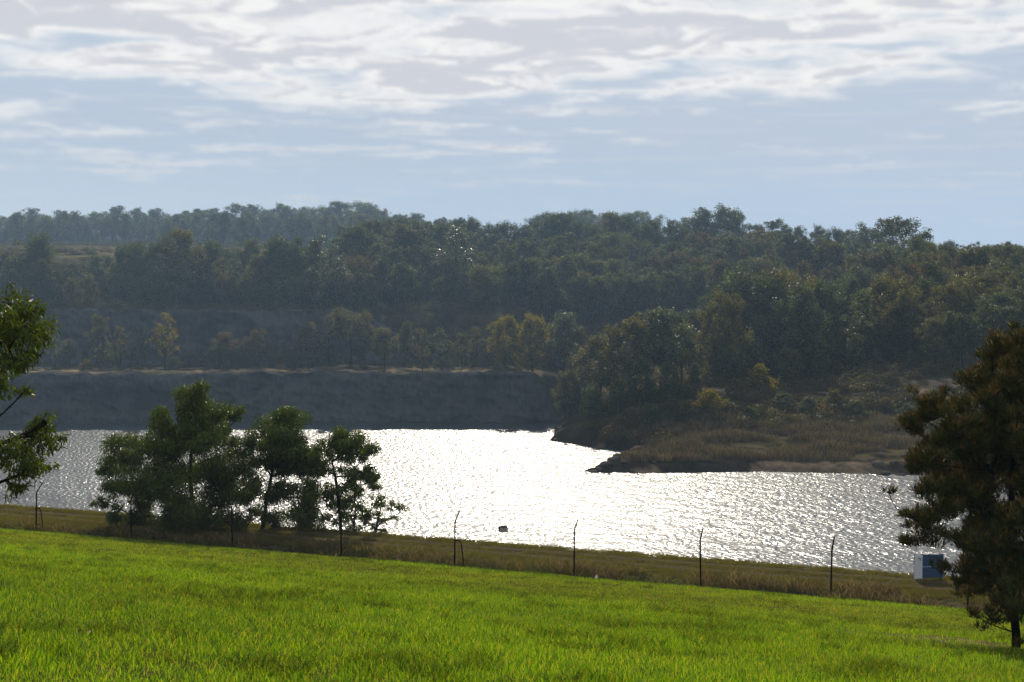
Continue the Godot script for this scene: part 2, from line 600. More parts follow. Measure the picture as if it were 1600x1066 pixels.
func face_at(x: float, which: float) -> float:
	var o := 0 if which < 0.5 else 4
	for i in COLS.size() - 1:
		if x <= COLS[i + 1]:
			return lerpf(PROF[i][o], PROF[i + 1][o], clampf((x - COLS[i]) / (COLS[i + 1] - COLS[i]), 0.0, 1.0))
	return 300.0

func build_lake() -> void:
	var s := Shape.new()
	var waves := []
	var w := RandomNumberGenerator.new()
	w.seed = 40
	for k in 14:
		var l := w.randf_range(0.9, 5.5)
		var dir := deg_to_rad(w.randf_range(-48.0, 48.0) + 62.0)
		waves.append([TAU / l * cos(dir), TAU / l * sin(dir), w.randf() * TAU, 0.037 / sqrt(14.0) * 1.41 * w.randf_range(0.7, 1.3), TAU / l])
	var nd := 300
	var nt := 420
	for j in nd + 1:
		var f := float(j) / nd
		var d := 118.0 * pow(306.0 / 118.0, f)
		for i in nt + 1:
			var t := lerpf(-0.56, 0.56, float(i) / nt)
			if t < -0.36 or t > 0.36:
				t = lerpf(-0.36, t, 1.0) if t < 0.0 else t
			var x := t * d
			var gx := 0.0
			var gd := 0.0
			var y := 0.0
			var calm := 0.55 + 0.45 * ss(-0.45, 0.15, rough_noise.get_noise_2d(x * 0.35, d * 0.8)) 
			calm *= lerpf(1.0, 0.6, ss(-20.0, -48.0, x) * ss(205.0, 240.0, d))
			calm *= lerpf(1.0, 0.35, ss(285.0, 299.0, d + x * 0.02))
			for q in waves:
				var ph: float = q[0] * x + q[1] * d + q[2]
				var a: float = q[3] * calm
				gx += a * q[0] / q[4] * cos(ph) * 1.6
				gd += a * q[1] / q[4] * cos(ph) * 1.6
				y += a / q[4] * sin(ph)
			var u := Vector2(x * 0.0155 + 0.07 * sin(d * 0.031) + d * 0.0075, d * 0.0105 - x * 0.003 + 0.05 * sin(x * 0.04))
			s.vert(Vector3(x, y, -d), Vector3(-gx, 1.0, gd).normalized(), Color.WHITE, u)
	for j in nd:
		for i in nt:
			var k := j * (nt + 1) + i
			s.tri(k, k + nt + 1, k + 1)
			s.tri(k + 1, k + nt + 1, k + nt + 2)
	tag(part("lake", s.mesh(mats.water), self), "rippled quarry lake glittering under the sun", "", "", "structure")

# ------------------------------------------------------------------ plants
# blobs: [centre, radius]; a skeleton is grown to each blob, leaves are set round it.
func grow(round_: float, blobs: Array, base: Array, fork: Vector3, tip_r: float, leaf_fn: Callable, per_m2: float, bark: Material, leaves: Material, g: RandomNumberGenerator, sides := 5, most_r := 1e9) -> Array:
	var pos: Array[Vector3] = []
	var par: Array[int] = []
	var load_: Array[float] = []
	for p in base:
		pos.append(p)
		par.append(pos.size() - 2)
		load_.append(0.0)
	var trunk_n := pos.size()
	var order := blobs.duplicate()
	order.sort_custom(func(a, b): return a[0].distance_squared_to(fork) < b[0].distance_squared_to(fork))
	for b in order:
		var c: Vector3 = b[0]
		var best := 0
		var cost := 1e9
		for i in pos.size():
			if i < 1:
				continue
			var dd := pos[i].distance_to(c) + maxf(0.0, pos[i].y - c.y + 0.25 * Vector2(pos[i].x - c.x, pos[i].z - c.z).length()) * 1.6
			if dd < cost:
				cost = dd
				best = i
		var from := pos[best]
		var at := best
		var steps := clampi(int(from.distance_to(c) / (b[1] * 0.8)) + 1, 2, 5)
		var bow: Vector3 = Vector3(0, -0.05, 0) * from.distance_to(c) + Vector3(g.randfn(), 0, g.randfn()) * 0.06 * from.distance_to(c)
		for k in steps:
			var t := float(k + 1) / steps
			pos.append(from.lerp(c, t) + bow * sin(PI * t) * 0.8)
			par.append(at)
			load_.append(0.0)
			at = pos.size() - 1
		load_[at] += 1.0
		# twigs inside the blob
		for k in 4:
			var o: Vector3 = Vector3(g.randfn(), g.randf_range(-0.2, 1.0), g.randfn()).normalized() * b[1] * 0.75
			pos.append(c + o)
			par.append(at)
			load_.append(0.35)
	for i in range(pos.size() - 1, 0, -1):
		if par[i] >= 0:
			load_[par[i]] += load_[i]
	var wood := Shape.new()
	for i in range(1, pos.size()):
		if par[i] < 0:
			continue
		var ra := minf(tip_r * pow(maxf(load_[par[i]], 0.3), 0.46), most_r)
		var rb := minf(tip_r * pow(maxf(load_[i], 0.3), 0.46), most_r)
		if i >= trunk_n and par[i] < trunk_n:
			ra = rb * 1.15
		wood.tube(pos[par[i]], pos[i], ra, rb, sides if load_[i] > 1.5 else 3)
	var green := Shape.new()
	green.round_ = round_
	for b in blobs:
		var r: float = b[1]
		var puffs := []
		for k in 6:
			puffs.append([b[0] + Vector3(g.randfn(), g.randfn() * 0.7, g.randfn()) * r * 0.5, r * g.randf_range(0.42, 0.72)])
		var total := int(per_m2 * 4.0 * r * r)
		for k in total:
			var pf = puffs[k % puffs.size()]
			var u := Vector3(g.randfn(), g.randfn(), g.randfn()).normalized()
			var rad: float = pf[1] * pow(g.randf(), 0.45)
			var p: Vector3 = pf[0] + u * rad * Vector3(1, 0.8, 1)
			leaf_fn.call(green, p, u, g)
	return [wood.mesh(bark), green.mesh(leaves)]

var leaf_scale := 1.0

func gum_leaf_far(s: Shape, p: Vector3, u: Vector3, g: RandomNumberGenerator) -> void:
	var al: Vector3 = (Vector3(g.randfn(), g.randfn() * 0.7 - 0.5, g.randfn())).normalized() * g.randf_range(0.26, 0.46) * leaf_scale
	var sd := al.cross(Vector3(g.randfn(), g.randfn(), g.randfn())).normalized() * g.randf_range(0.15, 0.24) * leaf_scale
	var k := g.randf_range(0.7, 1.3)
	s.leaf(p, al, sd, u, Color(0.103 * k, 0.109 * k, 0.06 * k))

func gum_leaf_near(s: Shape, p: Vector3, u: Vector3, g: RandomNumberGenerator) -> void:
	var al: Vector3 = (Vector3(g.randfn() * 0.55, -0.75 + g.randfn() * 0.45, g.randfn() * 0.55)).normalized() * g.randf_range(0.10, 0.19) * leaf_scale
	var sd := al.cross(Vector3(g.randfn(), g.randfn() * 0.3, g.randfn())).normalized() * g.randf_range(0.026, 0.042) * leaf_scale
	var k := g.randf_range(0.65, 1.35)
	var young := 1.0 if g.randf() > 0.15 else 1.7
	s.leaf(p, al, sd, u, Color(0.062 * k * young, 0.088 * k * young, 0.018 * k))

func she_oak_needles(s: Shape, p: Vector3, u: Vector3, g: RandomNumberGenerator) -> void:
	# a spray of fine jointed needles, up and outward
	var lean := (u * Vector3(1, 0.3, 1) * 0.65 + Vector3(0, 1.0, 0) + Vector3(g.randfn(), g.randfn(), g.randfn()) * 0.3).normalized()
	var brown := g.randf()
	var k := g.randf_range(0.7, 1.3)
	var col := Color(0.05 * k, 0.062 * k, 0.018 * k).lerp(Color(0.17 * k, 0.10 * k, 0.026 * k), 0.8 if brown > 0.72 and u.y + u.x * -0.3 > 0.25 else 0.05)
	for q in 5:
		var al := (lean + Vector3(g.randfn(), g.randfn(), g.randfn()) * 0.32).normalized() * g.randf_range(0.10, 0.22)
		var sd := al.cross(Vector3(g.randfn(), g.randfn(), g.randfn())).normalized() * 0.016
		s.leaf(p, al, sd, u, col, 0.3)

func crown_blobs(kind: int, h: float, g: RandomNumberGenerator) -> Array:
	#            low   top   radius  count  blob    (shares of the height)
	var spec = [[0.34, 0.91, 0.23, 18, 0.12], [0.12, 0.89, 0.36, 30, 0.13], [0.58, 0.92, 0.40, 18, 0.12], [0.18, 0.93, 0.12, 15, 0.10], [0.34, 0.94, 0.21, 14, 0.085], [0.12, 0.80, 0.50, 16, 0.20]][kind]
	var out := []
	var skew := Vector3(g.randf_range(-0.08, 0.08), 0, g.randf_range(-0.08, 0.08)) * h
	for k in spec[3]:
		var f: float = (k + g.randf()) / spec[3]
		var ring: float = pow(sin(PI * clampf(pow(f, 0.8) * 0.92 + 0.06, 0.0, 1.0)), 0.75)
		if kind == 2:
			ring = 0.35 + 0.65 * sin(PI * (0.25 + 0.6 * f))
		var w: float = k * 2.39996 + g.randf_range(-0.5, 0.5)
		var rr: float = spec[2] * h * ring * sqrt(g.randf_range(0.12, 1.0))
		var y: float = lerpf(spec[0], spec[1], f) * h - rr * 0.18
		out.append([Vector3(cos(w) * rr, y, sin(w) * rr) + skew * f, spec[4] * h * g.randf_range(0.7, 1.25)])
	return out

var protos := []

func make_prototypes() -> void:
	for kind in 6:
		for variant in 3:
			var g := RandomNumberGenerator.new()
			g.seed = 100 + kind * 10 + variant
			var h := 14.0 if kind < 5 else 3.0
			var blobs := crown_blobs(kind, h, g)
			leaf_scale = 1.0 if kind < 5 else 0.55
			var lean := Vector3(g.randf_range(-0.5, 0.5), 0, g.randf_range(-0.5, 0.5)) * h / 14.0
			var top: float = [0.62, 0.55, 0.66, 0.8, 0.62, 0.3][kind]
			var base := [Vector3(0, -0.6, 0), Vector3(0, h * 0.1, 0), Vector3(0, h * 0.26, 0) + lean * 0.4, Vector3(0, h * 0.42, 0) + lean * 0.3, Vector3(0, h * top, 0) + lean]
			if kind == 5:
				base = [Vector3(0, -0.2, 0), Vector3(0, 0.25, 0), Vector3(0, 0.8, 0)]
			var dense: float = [44.0, 42.0, 48.0, 50.0, 36.0, 170.0][kind]
			protos.append(grow(2.0, blobs, base, Vector3(0, h * 0.4, 0), 0.045 if kind < 5 else 0.016, gum_leaf_far, dense, mats.pale_bark if kind == 0 or kind == 4 else mats.bark, mats.crowns[0], g, 6))

func far_tree(called: String, kind: int, look: int, x: float, d: float, top: float, wide: float) -> Node3D:
	var at := on_far(x, d)
	var h := maxf(top - at.y, 1.0)
	var nominal := 14.0 if kind < 5 else 3.0
	var pr = protos[kind * 3 + rng.randi() % 3]
	var o := thing(called, at, rng.randf() * TAU)
	var s := h / nominal / (0.99 if kind < 5 else 0.96)
	o.scale = Vector3(s * wide, s, s * wide)
	part("trunk", pr[0], o)
	part("crown", pr[1], o, mats.crowns[look])
	return o

const ORD := ["first", "second", "third", "fourth", "fifth", "sixth", "seventh", "eighth", "ninth", "tenth", "eleventh", "twelfth", "thirteenth", "fourteenth", "fifteenth", "sixteenth", "seventeenth", "eighteenth", "nineteenth", "twentieth", "twenty-first", "twenty-second", "twenty-third", "twenty-fourth", "twenty-fifth", "twenty-sixth", "twenty-seventh", "twenty-eighth", "twenty-ninth", "thirtieth"]
const KIND_WORD := ["tall", "round-crowned", "flat-topped", "narrow", "sparse", "low"]
const LOOK_WORD := ["dark", "olive", "grey-green", "brownish", "fresh-green", "silvery"]

# zone: rows of [x, distance, height of the top above the lake, kind, look, width]
func plant(rows: Array, called: String, where: String, group: String) -> void:
	var tally := {}
	for k in rows.size():
		var r = rows[k]
		var o := far_tree(called if r[3] < 5 else "bush", r[3], r[4], r[0], r[1], r[2], r[5])
		var noun := "gum" if r[3] < 5 else "bush"
		var cat := "tree" if r[3] < 5 else "bush"
		var label := "%s %s %s, %s from the left %s" % [LOOK_WORD[r[4]], KIND_WORD[r[3]], noun, ORD[k], where]
		tag(o, label, cat, group)

# ------------------------------------------------------------------ _ready
func _ready() -> void:
	rng.seed = 2024
	var cam := Camera3D.new()
	cam.name = "camera"
	cam.position = Vector3(0, EYE, 0)
	cam.rotation.x = -atan(113.0 / 2400.0)
	cam.fov = rad_to_deg(2.0 * atan(533.0 / 2400.0))
	cam.near = 0.5
	cam.far = 3000.0
	add_child(cam)
	cam.current = true
	var env := Environment.new()
	env.background_mode = Environment.BG_SKY
	env.sky = Sky.new()
	env.sky.sky_material = make_sky()
	env.background_energy_multiplier = 1.0
	env.tonemap_mode = Environment.TONE_MAPPER_LINEAR
	env.tonemap_exposure = 1.0
	env.sdfgi_enabled = true
	env.ssao_enabled = true
	env.ssil_enabled = true
	env.fog_enabled = true
	env.fog_density = 0.0002
	env.volumetric_fog_enabled = true
	env.volumetric_fog_density = 0.0
	env.fog_light_color = lin(0.56, 0.77, 1.0)
	var we := WorldEnvironment.new()
	we.name = "environment"
	we.environment = env
	add_child(we)
	var sun := DirectionalLight3D.new()
	sun.name = "sun"
	sun.light_energy = 1.6
	sun.light_color = Color(1.0, 0.955, 0.88)
	sun.light_angular_distance = 0.5
	sun.shadow_enabled = true
	sun.rotation = Vector3(deg_to_rad(-33.0), PI + 0.01, 0)
	add_child(sun)

	make_materials()
	build_land()
	build_lake()
	make_prototypes()
	build_haze()
	build_far_trees()
	build_point()
	build_near_trees()
	build_fence()
	build_small_things()
	build_grass()

# a wood that reads as one mass: where() gives a place or null
func wood(called: String, label: String, tries: int, seed_: int, t0: float, t1: float, d0: float, d1: float, h0: float, h1: float, keep: Callable, looks: Array) -> void:
	var g := RandomNumberGenerator.new()
	g.seed = seed_
	var o := thing(called, Vector3.ZERO)
	tag(o, label, "wood", "", "stuff")
	var pick := [0, 1, 2, 0, 1, 2, 3, 4, 12, 13, 6]
	var lists := {}
	var tints := {}
	for k in tries:
		var d := g.randf_range(d0, d1)
		var t := g.randf_range(t0, t1)
		var x := t * d
		var y := far_ground(x, d)
		var h := g.randf_range(h0, h1)
		var p: int = pick[g.randi() % pick.size()]
		var c: Color = looks[g.randi() % looks.size()]
		var w := g.randf_range(0.8, 1.05)
		var turn := g.randf() * TAU
		if not keep.call(x, d, y, h):
			continue
		if not lists.has(p):
			lists[p] = []
			tints[p] = PackedColorArray()
		lists[p].append(Transform3D(Basis(Vector3.UP, turn).scaled(Vector3(w, 1, w) * h / 14.0), Vector3(x, y - 0.2, -d)))
		var v := g.randf_range(0.6, 1.35)
		tints[p].append(Color(c.r * v, c.g * v, c.b * v))
	for p in lists:
		var w: Array[Transform3D] = []
		w.assign(lists[p])
		many("crown", protos[p][1], w, tints[p], o)
		many("trunk", protos[p][0], w, PackedColorArray(), o)

func build_far_trees() -> void:
	var greens := [Color(1, 1, 1), Color(1.35, 1.15, 0.85), Color(1.25, 1.15, 1.2), Color(1.5, 1.1, 0.85)]
	wood("hazy_wood", "hazy blue-green wood filling the slope below the far ridge", 330, 71, -0.40, -0.02, 505.0, 625.0, 5.0, 12.0, func(x, d, y, h): return d > 540.0 or x > -118.0, greens)
	wood("slope_wood", "dense scrubby wood filling the slope under the middle skyline", 380, 72, -0.115, 0.15, 338.0, 402.0, 6.0, 12.0, func(x, d, y, h): return y + h < 43.5 and d > 344.0 - x * 0.02, greens)
	wood("slope_wood", "thin wood scattered over the dark upper quarry slope", 150, 73, -0.38, -0.09, 339.0, 371.0, 6.0, 10.0, func(x, d, y, h): return y + h < (35.0 if x < -78.0 else 40.0), greens)
	wood("ledge_wood", "thin young trees and scrub along the low quarry ledge", 60, 75, -0.33, 0.03, 310.0, 327.0, 2.0, 5.5, func(x, d, y, h): return y < 12.0, [Color(1.5, 1.35, 0.9), Color(1.7, 1.25, 0.9), Color(1.2, 1.2, 1.0)])
	wood("slope_wood", "dense wood covering the long right-hand slope", 380, 74, 0.115, 0.40, 280.0, 412.0, 6.0, 15.0, func(x, d, y, h): return y > 6.0 and y + h < 42.0 - x * 0.03 and not (x < 78.0 and d < 296.0), greens)
	plant([
		[-93.01, 312, 18.31, 4, 2, 1],
		[-91.78, 318, 15.69, 0, 1, 1.2],
		[-85.76, 309, 11.97, 5, 4, 1],
		[-83.75, 314, 21.11, 3, 1, 1],
		[-79.61, 312, 18.31, 4, 1, 1.1],
		[-77.11, 320, 18.67, 4, 2, 0.8],
		[-70.28, 310, 21.22, 4, 4, 1.15],
		[-66.34, 318, 13.43, 5, 1, 1],
		[-58.66, 314, 17.58, 0, 3, 1.25],
		[-51.72, 314, 17.97, 0, 3, 1.15],
		[-47.75, 318, 15.43, 4, 1, 1],
		[-42.15, 316, 19.47, 0, 3, 1.1],
		[-38.17, 318, 20.73, 4, 1, 0.9],
		[-32.97, 314, 22.42, 2, 1, 0.85],
		[-26.02, 312, 18.57, 0, 1, 1.2],
		[-22.27, 318, 19.41, 0, 1, 0.8],
		[-18.21, 312, 17.65, 4, 3, 0.9],
		[-14.4, 314, 18.49, 4, 0, 1.2],
		[-10.12, 311, 17.3, 0, 1, 0.8],
		[-7.29, 318, 18.08, 4, 1, 0.9],
		[-1.3, 313, 21.14, 1, 4, 0.85],
		[4.16, 312, 21.43, 1, 4, 0.8],
		[7.69, 318, 19.41, 0, 1, 0.8],
		[10.59, 310, 22.26, 0, 2, 0.9],
		[13.48, 308, 19.1, 3, 3, 1.2],
	], "gum_tree", "on the low quarry ledge", "trees on the low quarry ledge")
	plant([
		[-111.66, 345, 33.58, 1, 0, 0.8],
		[-107.77, 348, 38.96, 1, 0, 0.75],
		[-103.16, 342, 32.84, 0, 1, 0.9],
		[-96.81, 338, 28.31, 1, 1, 0.7],
		[-93.41, 340, 28.87, 1, 1, 0.7],
		[-88.06, 350, 36.4, 1, 0, 0.6],
		[-86.8, 355, 37.08, 1, 0, 0.7],
		[-82.26, 352, 36.73, 1, 0, 0.6],
		[-77.79, 340, 33.53, 4, 5, 0.8],
		[-78.28, 350, 38.43, 1, 0, 0.7],
		[-73.82, 340, 34.52, 4, 5, 0.9],
		[-73.92, 346, 40.06, 0, 1, 0.9],
		[-69.52, 352, 37.6, 1, 0, 0.75],
		[-64.74, 342, 32.56, 4, 1, 0.8],
		[-61.25, 344, 32.86, 4, 2, 0.9],
		[-57.28, 346, 34.03, 0, 1, 0.8],
		[-54.58, 350, 36.98, 1, 0, 0.8],
		[-51.81, 352, 38.19, 2, 0, 0.8],
		[-48.54, 338, 28.59, 4, 1, 0.9],
		[-47.76, 348, 35.78, 1, 0, 0.7],
		[-43.82, 340, 37.34, 3, 5, 0.9],
		[-41.05, 340, 27.17, 4, 2, 0.9],
		[-39.14, 341, 35.95, 4, 5, 0.9],
		[-36.62, 345, 30, 0, 1, 0.8],
	], "gum_tree", "on the upper quarry ledge", "trees on the upper quarry ledge")
	plant([
		[-35.58, 352, 33.51, 2, 3, 0.85],
		[-31.3, 358, 28.51, 1, 1, 0.8],
		[-26.97, 360, 30.9, 2, 1, 0.9],
		[-22.9, 362, 31.5, 1, 3, 0.8],
		[-17.58, 358, 32.23, 0, 1, 0.9],
		[-13.24, 362, 40.22, 4, 5, 1.3],
		[-9.44, 366, 34.26, 0, 2, 0.9],
		[-6.02, 362, 33.01, 0, 1, 0.9],
		[-1.05, 360, 36.28, 3, 2, 0.8],
		[0, 356, 29.26, 1, 1, 0.8],
		[4.86, 365, 33.03, 1, 3, 0.8],
		[10.41, 368, 33.36, 1, 1, 0.8],
		[14.92, 366, 33.95, 2, 1, 0.9],
		[16.41, 352, 30, 1, 1, 0.8],
		[21.44, 368, 32.45, 1, 1, 0.8],
		[25.01, 362, 30.3, 0, 2, 0.8],
		[27.34, 355, 29.26, 1, 1, 0.9],
		[32.33, 370, 33.38, 1, 0, 0.8],
		[36.43, 368, 34.28, 2, 3, 0.8],
		[40.54, 372, 34.95, 1, 1, 0.8],
	], "gum_tree", "on the slope below the middle skyline", "trees on the middle slope")
	plant([
		[-39.7, 398, 41.57, 1, 0, 0.8],
		[-37.09, 402, 42.52, 1, 0, 0.8],
		[-33.05, 410, 43.62, 0, 0, 0.9],
		[-28.68, 406, 44.16, 0, 0, 0.9],
		[-24.23, 402, 42.52, 1, 0, 0.7],
		[-18.65, 408, 43.04, 1, 0, 0.75],
		[-15.07, 412, 44.02, 0, 0, 0.9],
		[-10.9, 410, 44.46, 1, 0, 0.8],
		[-5.85, 402, 42.52, 1, 0, 0.85],
		[-0.83, 400, 42.95, 1, 0, 0.9],
		[3.01, 402, 42.02, 1, 0, 0.9],
		[6.51, 412, 43.68, 0, 0, 0.8],
		[10.51, 408, 45.24, 1, 0, 0.85],
		[14.31, 410, 45.99, 0, 0, 0.9],
		[18.13, 404, 43.42, 1, 0, 0.8],
		[22.28, 400, 41.96, 1, 0, 0.8],
		[27.17, 414, 46.32, 0, 1, 0.9],
		[31.34, 410, 44.97, 1, 0, 0.75],
		[34.08, 404, 42.58, 1, 0, 0.9],
		[37.98, 408, 43.21, 0, 0, 0.9],
		[42.12, 412, 44.02, 1, 0, 0.7],
		[44.55, 406, 41.8, 1, 0, 0.8],
	], "gum_tree", "along the dark middle skyline", "trees along the middle skyline")
	plant([
		[7.56, 520, 48.56, 1, 2, 0.8],
		[10.8, 520, 49.42, 2, 2, 0.9],
		[15.73, 526, 50.08, 2, 2, 0.9],
		[21.69, 522, 50.58, 1, 2, 0.8],
		[24.57, 528, 51.47, 0, 2, 0.9],
		[29.17, 520, 48.99, 2, 2, 1],
		[33.22, 526, 49.65, 1, 2, 0.8],
		[37.95, 522, 49.5, 1, 2, 0.8],
		[41.48, 520, 50.28, 2, 2, 1],
		[47.11, 520, 47.27, 1, 2, 0.8],
	], "gum_tree", "showing pale behind the middle skyline", "pale trees behind the middle skyline")
	plant([
		[-208.53, 612, 51.25, 1, 0, 1.22],
		[-202.93, 612, 51.48, 1, 2, 1.36],
		[-192.47, 600, 50.99, 2, 2, 1.33],
		[-190.68, 612, 54.71, 0, 0, 1.32],
		[-181.5, 600, 51.24, 1, 2, 1.14],
		[-177.98, 612, 53.59, 0, 2, 1.44],
		[-164.18, 588, 50.89, 1, 0, 1.45],
		[-162.03, 600, 52.59, 1, 2, 1.49],
		[-158.63, 612, 55.45, 0, 2, 1.43],
		[-150.6, 600, 49.45, 0, 0, 1.58],
		[-145.56, 600, 54.43, 1, 2, 1.02],
		[-140.58, 600, 53.92, 0, 2, 1.47],
		[-134.14, 600, 50.18, 0, 0, 1.34],
		[-128.13, 600, 52.29, 1, 2, 1.54],
		[-120.19, 588, 52.8, 2, 2, 1.59],
		[-115.78, 588, 53.57, 2, 0, 1.58],
		[-115.7, 612, 51.93, 1, 2, 1.43],
		[-107.78, 612, 56.42, 2, 2, 1.17],
		[-102.19, 612, 55.93, 0, 0, 1.05],
		[-94.72, 600, 53.85, 1, 2, 1.01],
		[-90.71, 600, 56.14, 1, 2, 1.03],
		[-85, 588, 54.49, 0, 0, 1.43],
		[-82.25, 600, 54.49, 1, 2, 1.6],
		[-73.27, 588, 54.56, 1, 2, 1.36],
		[-65.94, 588, 56.73, 0, 0, 1.17],
		[-62.02, 612, 57.5, 1, 2, 1.59],
		[-55.82, 600, 55.95, 1, 2, 1.54],
		[-50.85, 600, 53.33, 0, 0, 1.39],
	], "gum_tree", "along the hazy far-off ridge", "trees along the hazy far ridge")
	plant([
		[50.38, 430, 45.35, 1, 0, 0.8],
		[54.05, 428, 47.4, 0, 2, 1],
		[58.39, 426, 48.56, 1, 2, 0.85],
		[62.88, 430, 46.95, 0, 2, 0.9],
		[69.94, 436, 43.39, 0, 2, 0.8],
		[72.88, 432, 44.52, 3, 2, 1.2],
		[77.54, 440, 43.52, 1, 0, 0.7],
		[81.91, 436, 42.67, 0, 2, 0.9],
		[87.05, 440, 43.15, 1, 2, 0.7],
		[90.14, 432, 42.2, 1, 0, 0.75],
		[94.61, 436, 41.59, 2, 0, 0.9],
		[97.6, 430, 40.54, 1, 1, 0.75],
		[103.67, 436, 41.22, 0, 0, 0.8],
		[106.06, 424, 44.78, 2, 0, 1.15],
		[114.05, 434, 38.65, 1, 0, 0.8],
		[117.3, 430, 37.86, 1, 1, 0.7],
		[124.23, 438, 37.1, 0, 0, 0.9],
		[126.48, 432, 37.54, 4, 0, 1.2],
		[133.1, 436, 36.7, 2, 0, 0.9],
		[136.27, 430, 37.15, 0, 1, 1],
		[143.97, 436, 37.24, 1, 0, 0.8],
		[147.01, 430, 36.43, 1, 0, 0.8],
	], "gum_tree", "along the skyline of the right-hand hill", "trees along the skyline of the right-hand hill")
	plant([
		[89.65, 560, 40.7, 1, 2, 0.8],
		[158.81, 560, 40.93, 1, 2, 0.8],
		[174.67, 560, 39.31, 2, 2, 0.9],
		[181.65, 560, 39.77, 1, 2, 0.8],
	], "gum_tree", "just showing beyond the right-hand hill", "trees beyond the right-hand hill")
	plant([
		[48.55, 406.92, 37.88, 0, 1, 0.86],
		[48.89, 392, 39.77, 2, 3, 0.9],
		[54.06, 401.82, 38.59, 1, 1, 0.89],
		[59.41, 406.28, 38.03, 0, 3, 0.9],
		[62.88, 396, 40.36, 2, 1, 1.1],
		[65.54, 407.04, 38.97, 2, 1, 0.92],
		[71.32, 408.81, 36.89, 0, 0, 0.99],
		[75.79, 407.05, 37.77, 1, 1, 0.79],
		[81.6, 410.5, 36.51, 1, 1, 0.95],
		[87.03, 412.54, 36.25, 1, 1, 0.88],
		[90.84, 402.24, 37.57, 2, 0, 0.78],
		[98.11, 410.34, 37.39, 2, 1, 0.77],
		[103.33, 406.09, 37.51, 1, 1, 0.95],
		[107.07, 402.04, 35.09, 0, 1, 0.97],
		[111.41, 398.37, 35.29, 0, 1, 0.9],
		[120.46, 410.6, 36.26, 2, 1, 0.91],
		[121.85, 397.57, 35.78, 2, 1, 0.8],
		[130.45, 406.96, 34.97, 0, 3, 0.89],
		[134.01, 397.52, 35.03, 2, 1, 0.89],
	], "gum_tree", "in the top row of the right-hand wood", "trees on the upper right-hand slope")
	plant([
		[47.11, 387.54, 33.72, 0, 1, 0.76],
		[53.27, 386.78, 34.03, 2, 0, 0.75],
		[57.68, 376.8, 35.25, 0, 3, 0.76],
		[63.31, 374.01, 35.22, 0, 3, 0.95],
		[67.77, 373.96, 34.81, 0, 1, 0.81],
		[72.68, 374.06, 32.81, 0, 3, 0.91],
		[79.11, 376.34, 35.04, 1, 3, 0.76],
		[86.21, 385.71, 32.82, 1, 0, 0.78],
		[90.84, 385.67, 32.25, 0, 3, 0.83],
		[95.09, 382.35, 33.89, 0, 1, 0.84],
		[97.72, 373.98, 33.74, 0, 0, 0.93],
		[103.02, 374.86, 34.32, 1, 3, 0.9],
		[111.76, 384.82, 33.42, 0, 3, 0.76],
		[115.09, 377.04, 32.14, 2, 3, 0.75],
		[121.27, 381.44, 33.44, 2, 1, 0.86],
		[126.27, 377.99, 31.37, 0, 1, 0.78],
		[133.98, 383.7, 31.23, 0, 3, 0.92],
	], "gum_tree", "in the second row of the right-hand wood", "trees on the upper right-hand slope")
	plant([
		[42.57, 357.4, 33.25, 0, 3, 0.79],
		[47.04, 349.47, 33.19, 0, 3, 0.79],
		[51.24, 349.94, 31, 0, 3, 0.96],
		[58.74, 360.78, 31.59, 0, 1, 0.78],
		[62.2, 348.98, 30.48, 1, 1, 0.96],
		[67.25, 352, 32.35, 0, 3, 0.81],
		[73.43, 356.91, 30.23, 0, 3, 0.88],
		[79.99, 359.96, 31.49, 1, 3, 0.92],
		[84.68, 356.27, 30.64, 2, 1, 0.91],
		[88.7, 349.53, 31.86, 2, 3, 0.9],
		[97.11, 360.03, 31.8, 1, 1, 0.98],
		[102.97, 360.47, 30.58, 2, 1, 0.97],
		[107.84, 360.87, 31.18, 1, 1, 0.89],
		[112.78, 361.82, 30.49, 2, 3, 0.93],
		[117.57, 362.43, 30.11, 0, 0, 0.87],
		[120.39, 354.4, 29.23, 0, 3, 0.98],
	], "gum_tree", "in the third row of the right-hand wood", "trees on the upper right-hand slope")
	plant([
		[39.06, 286, 26.67, 1, 1, 0.75],
		[45.69, 305, 31.01, 1, 0, 0.9],
		[49.35, 308, 30, 1, 0, 0.75],
		[55.37, 308, 30.77, 1, 1, 0.85],
		[56.94, 296, 27.54, 0, 2, 0.9],
		[63.9, 312, 28.96, 1, 0, 0.8],
		[69.09, 318, 29.47, 0, 0, 0.85],
		[67.18, 296, 26.06, 4, 2, 1],
		[75.66, 306, 29.49, 1, 1, 1],
		[76.42, 296, 26.55, 0, 1, 0.9],
		[85.38, 318, 28.94, 1, 0, 0.75],
		[86.38, 306, 27.71, 1, 1, 0.8],
		[94.25, 318, 28.68, 1, 0, 0.8],
		[96.77, 312, 27.92, 0, 1, 0.9],
		[104.29, 322, 28.66, 1, 0, 0.8],
		[106.48, 315, 28.43, 1, 0, 0.8],
	], "gum_tree", "in front of the right-hand wood", "large trees in front of the right-hand wood")
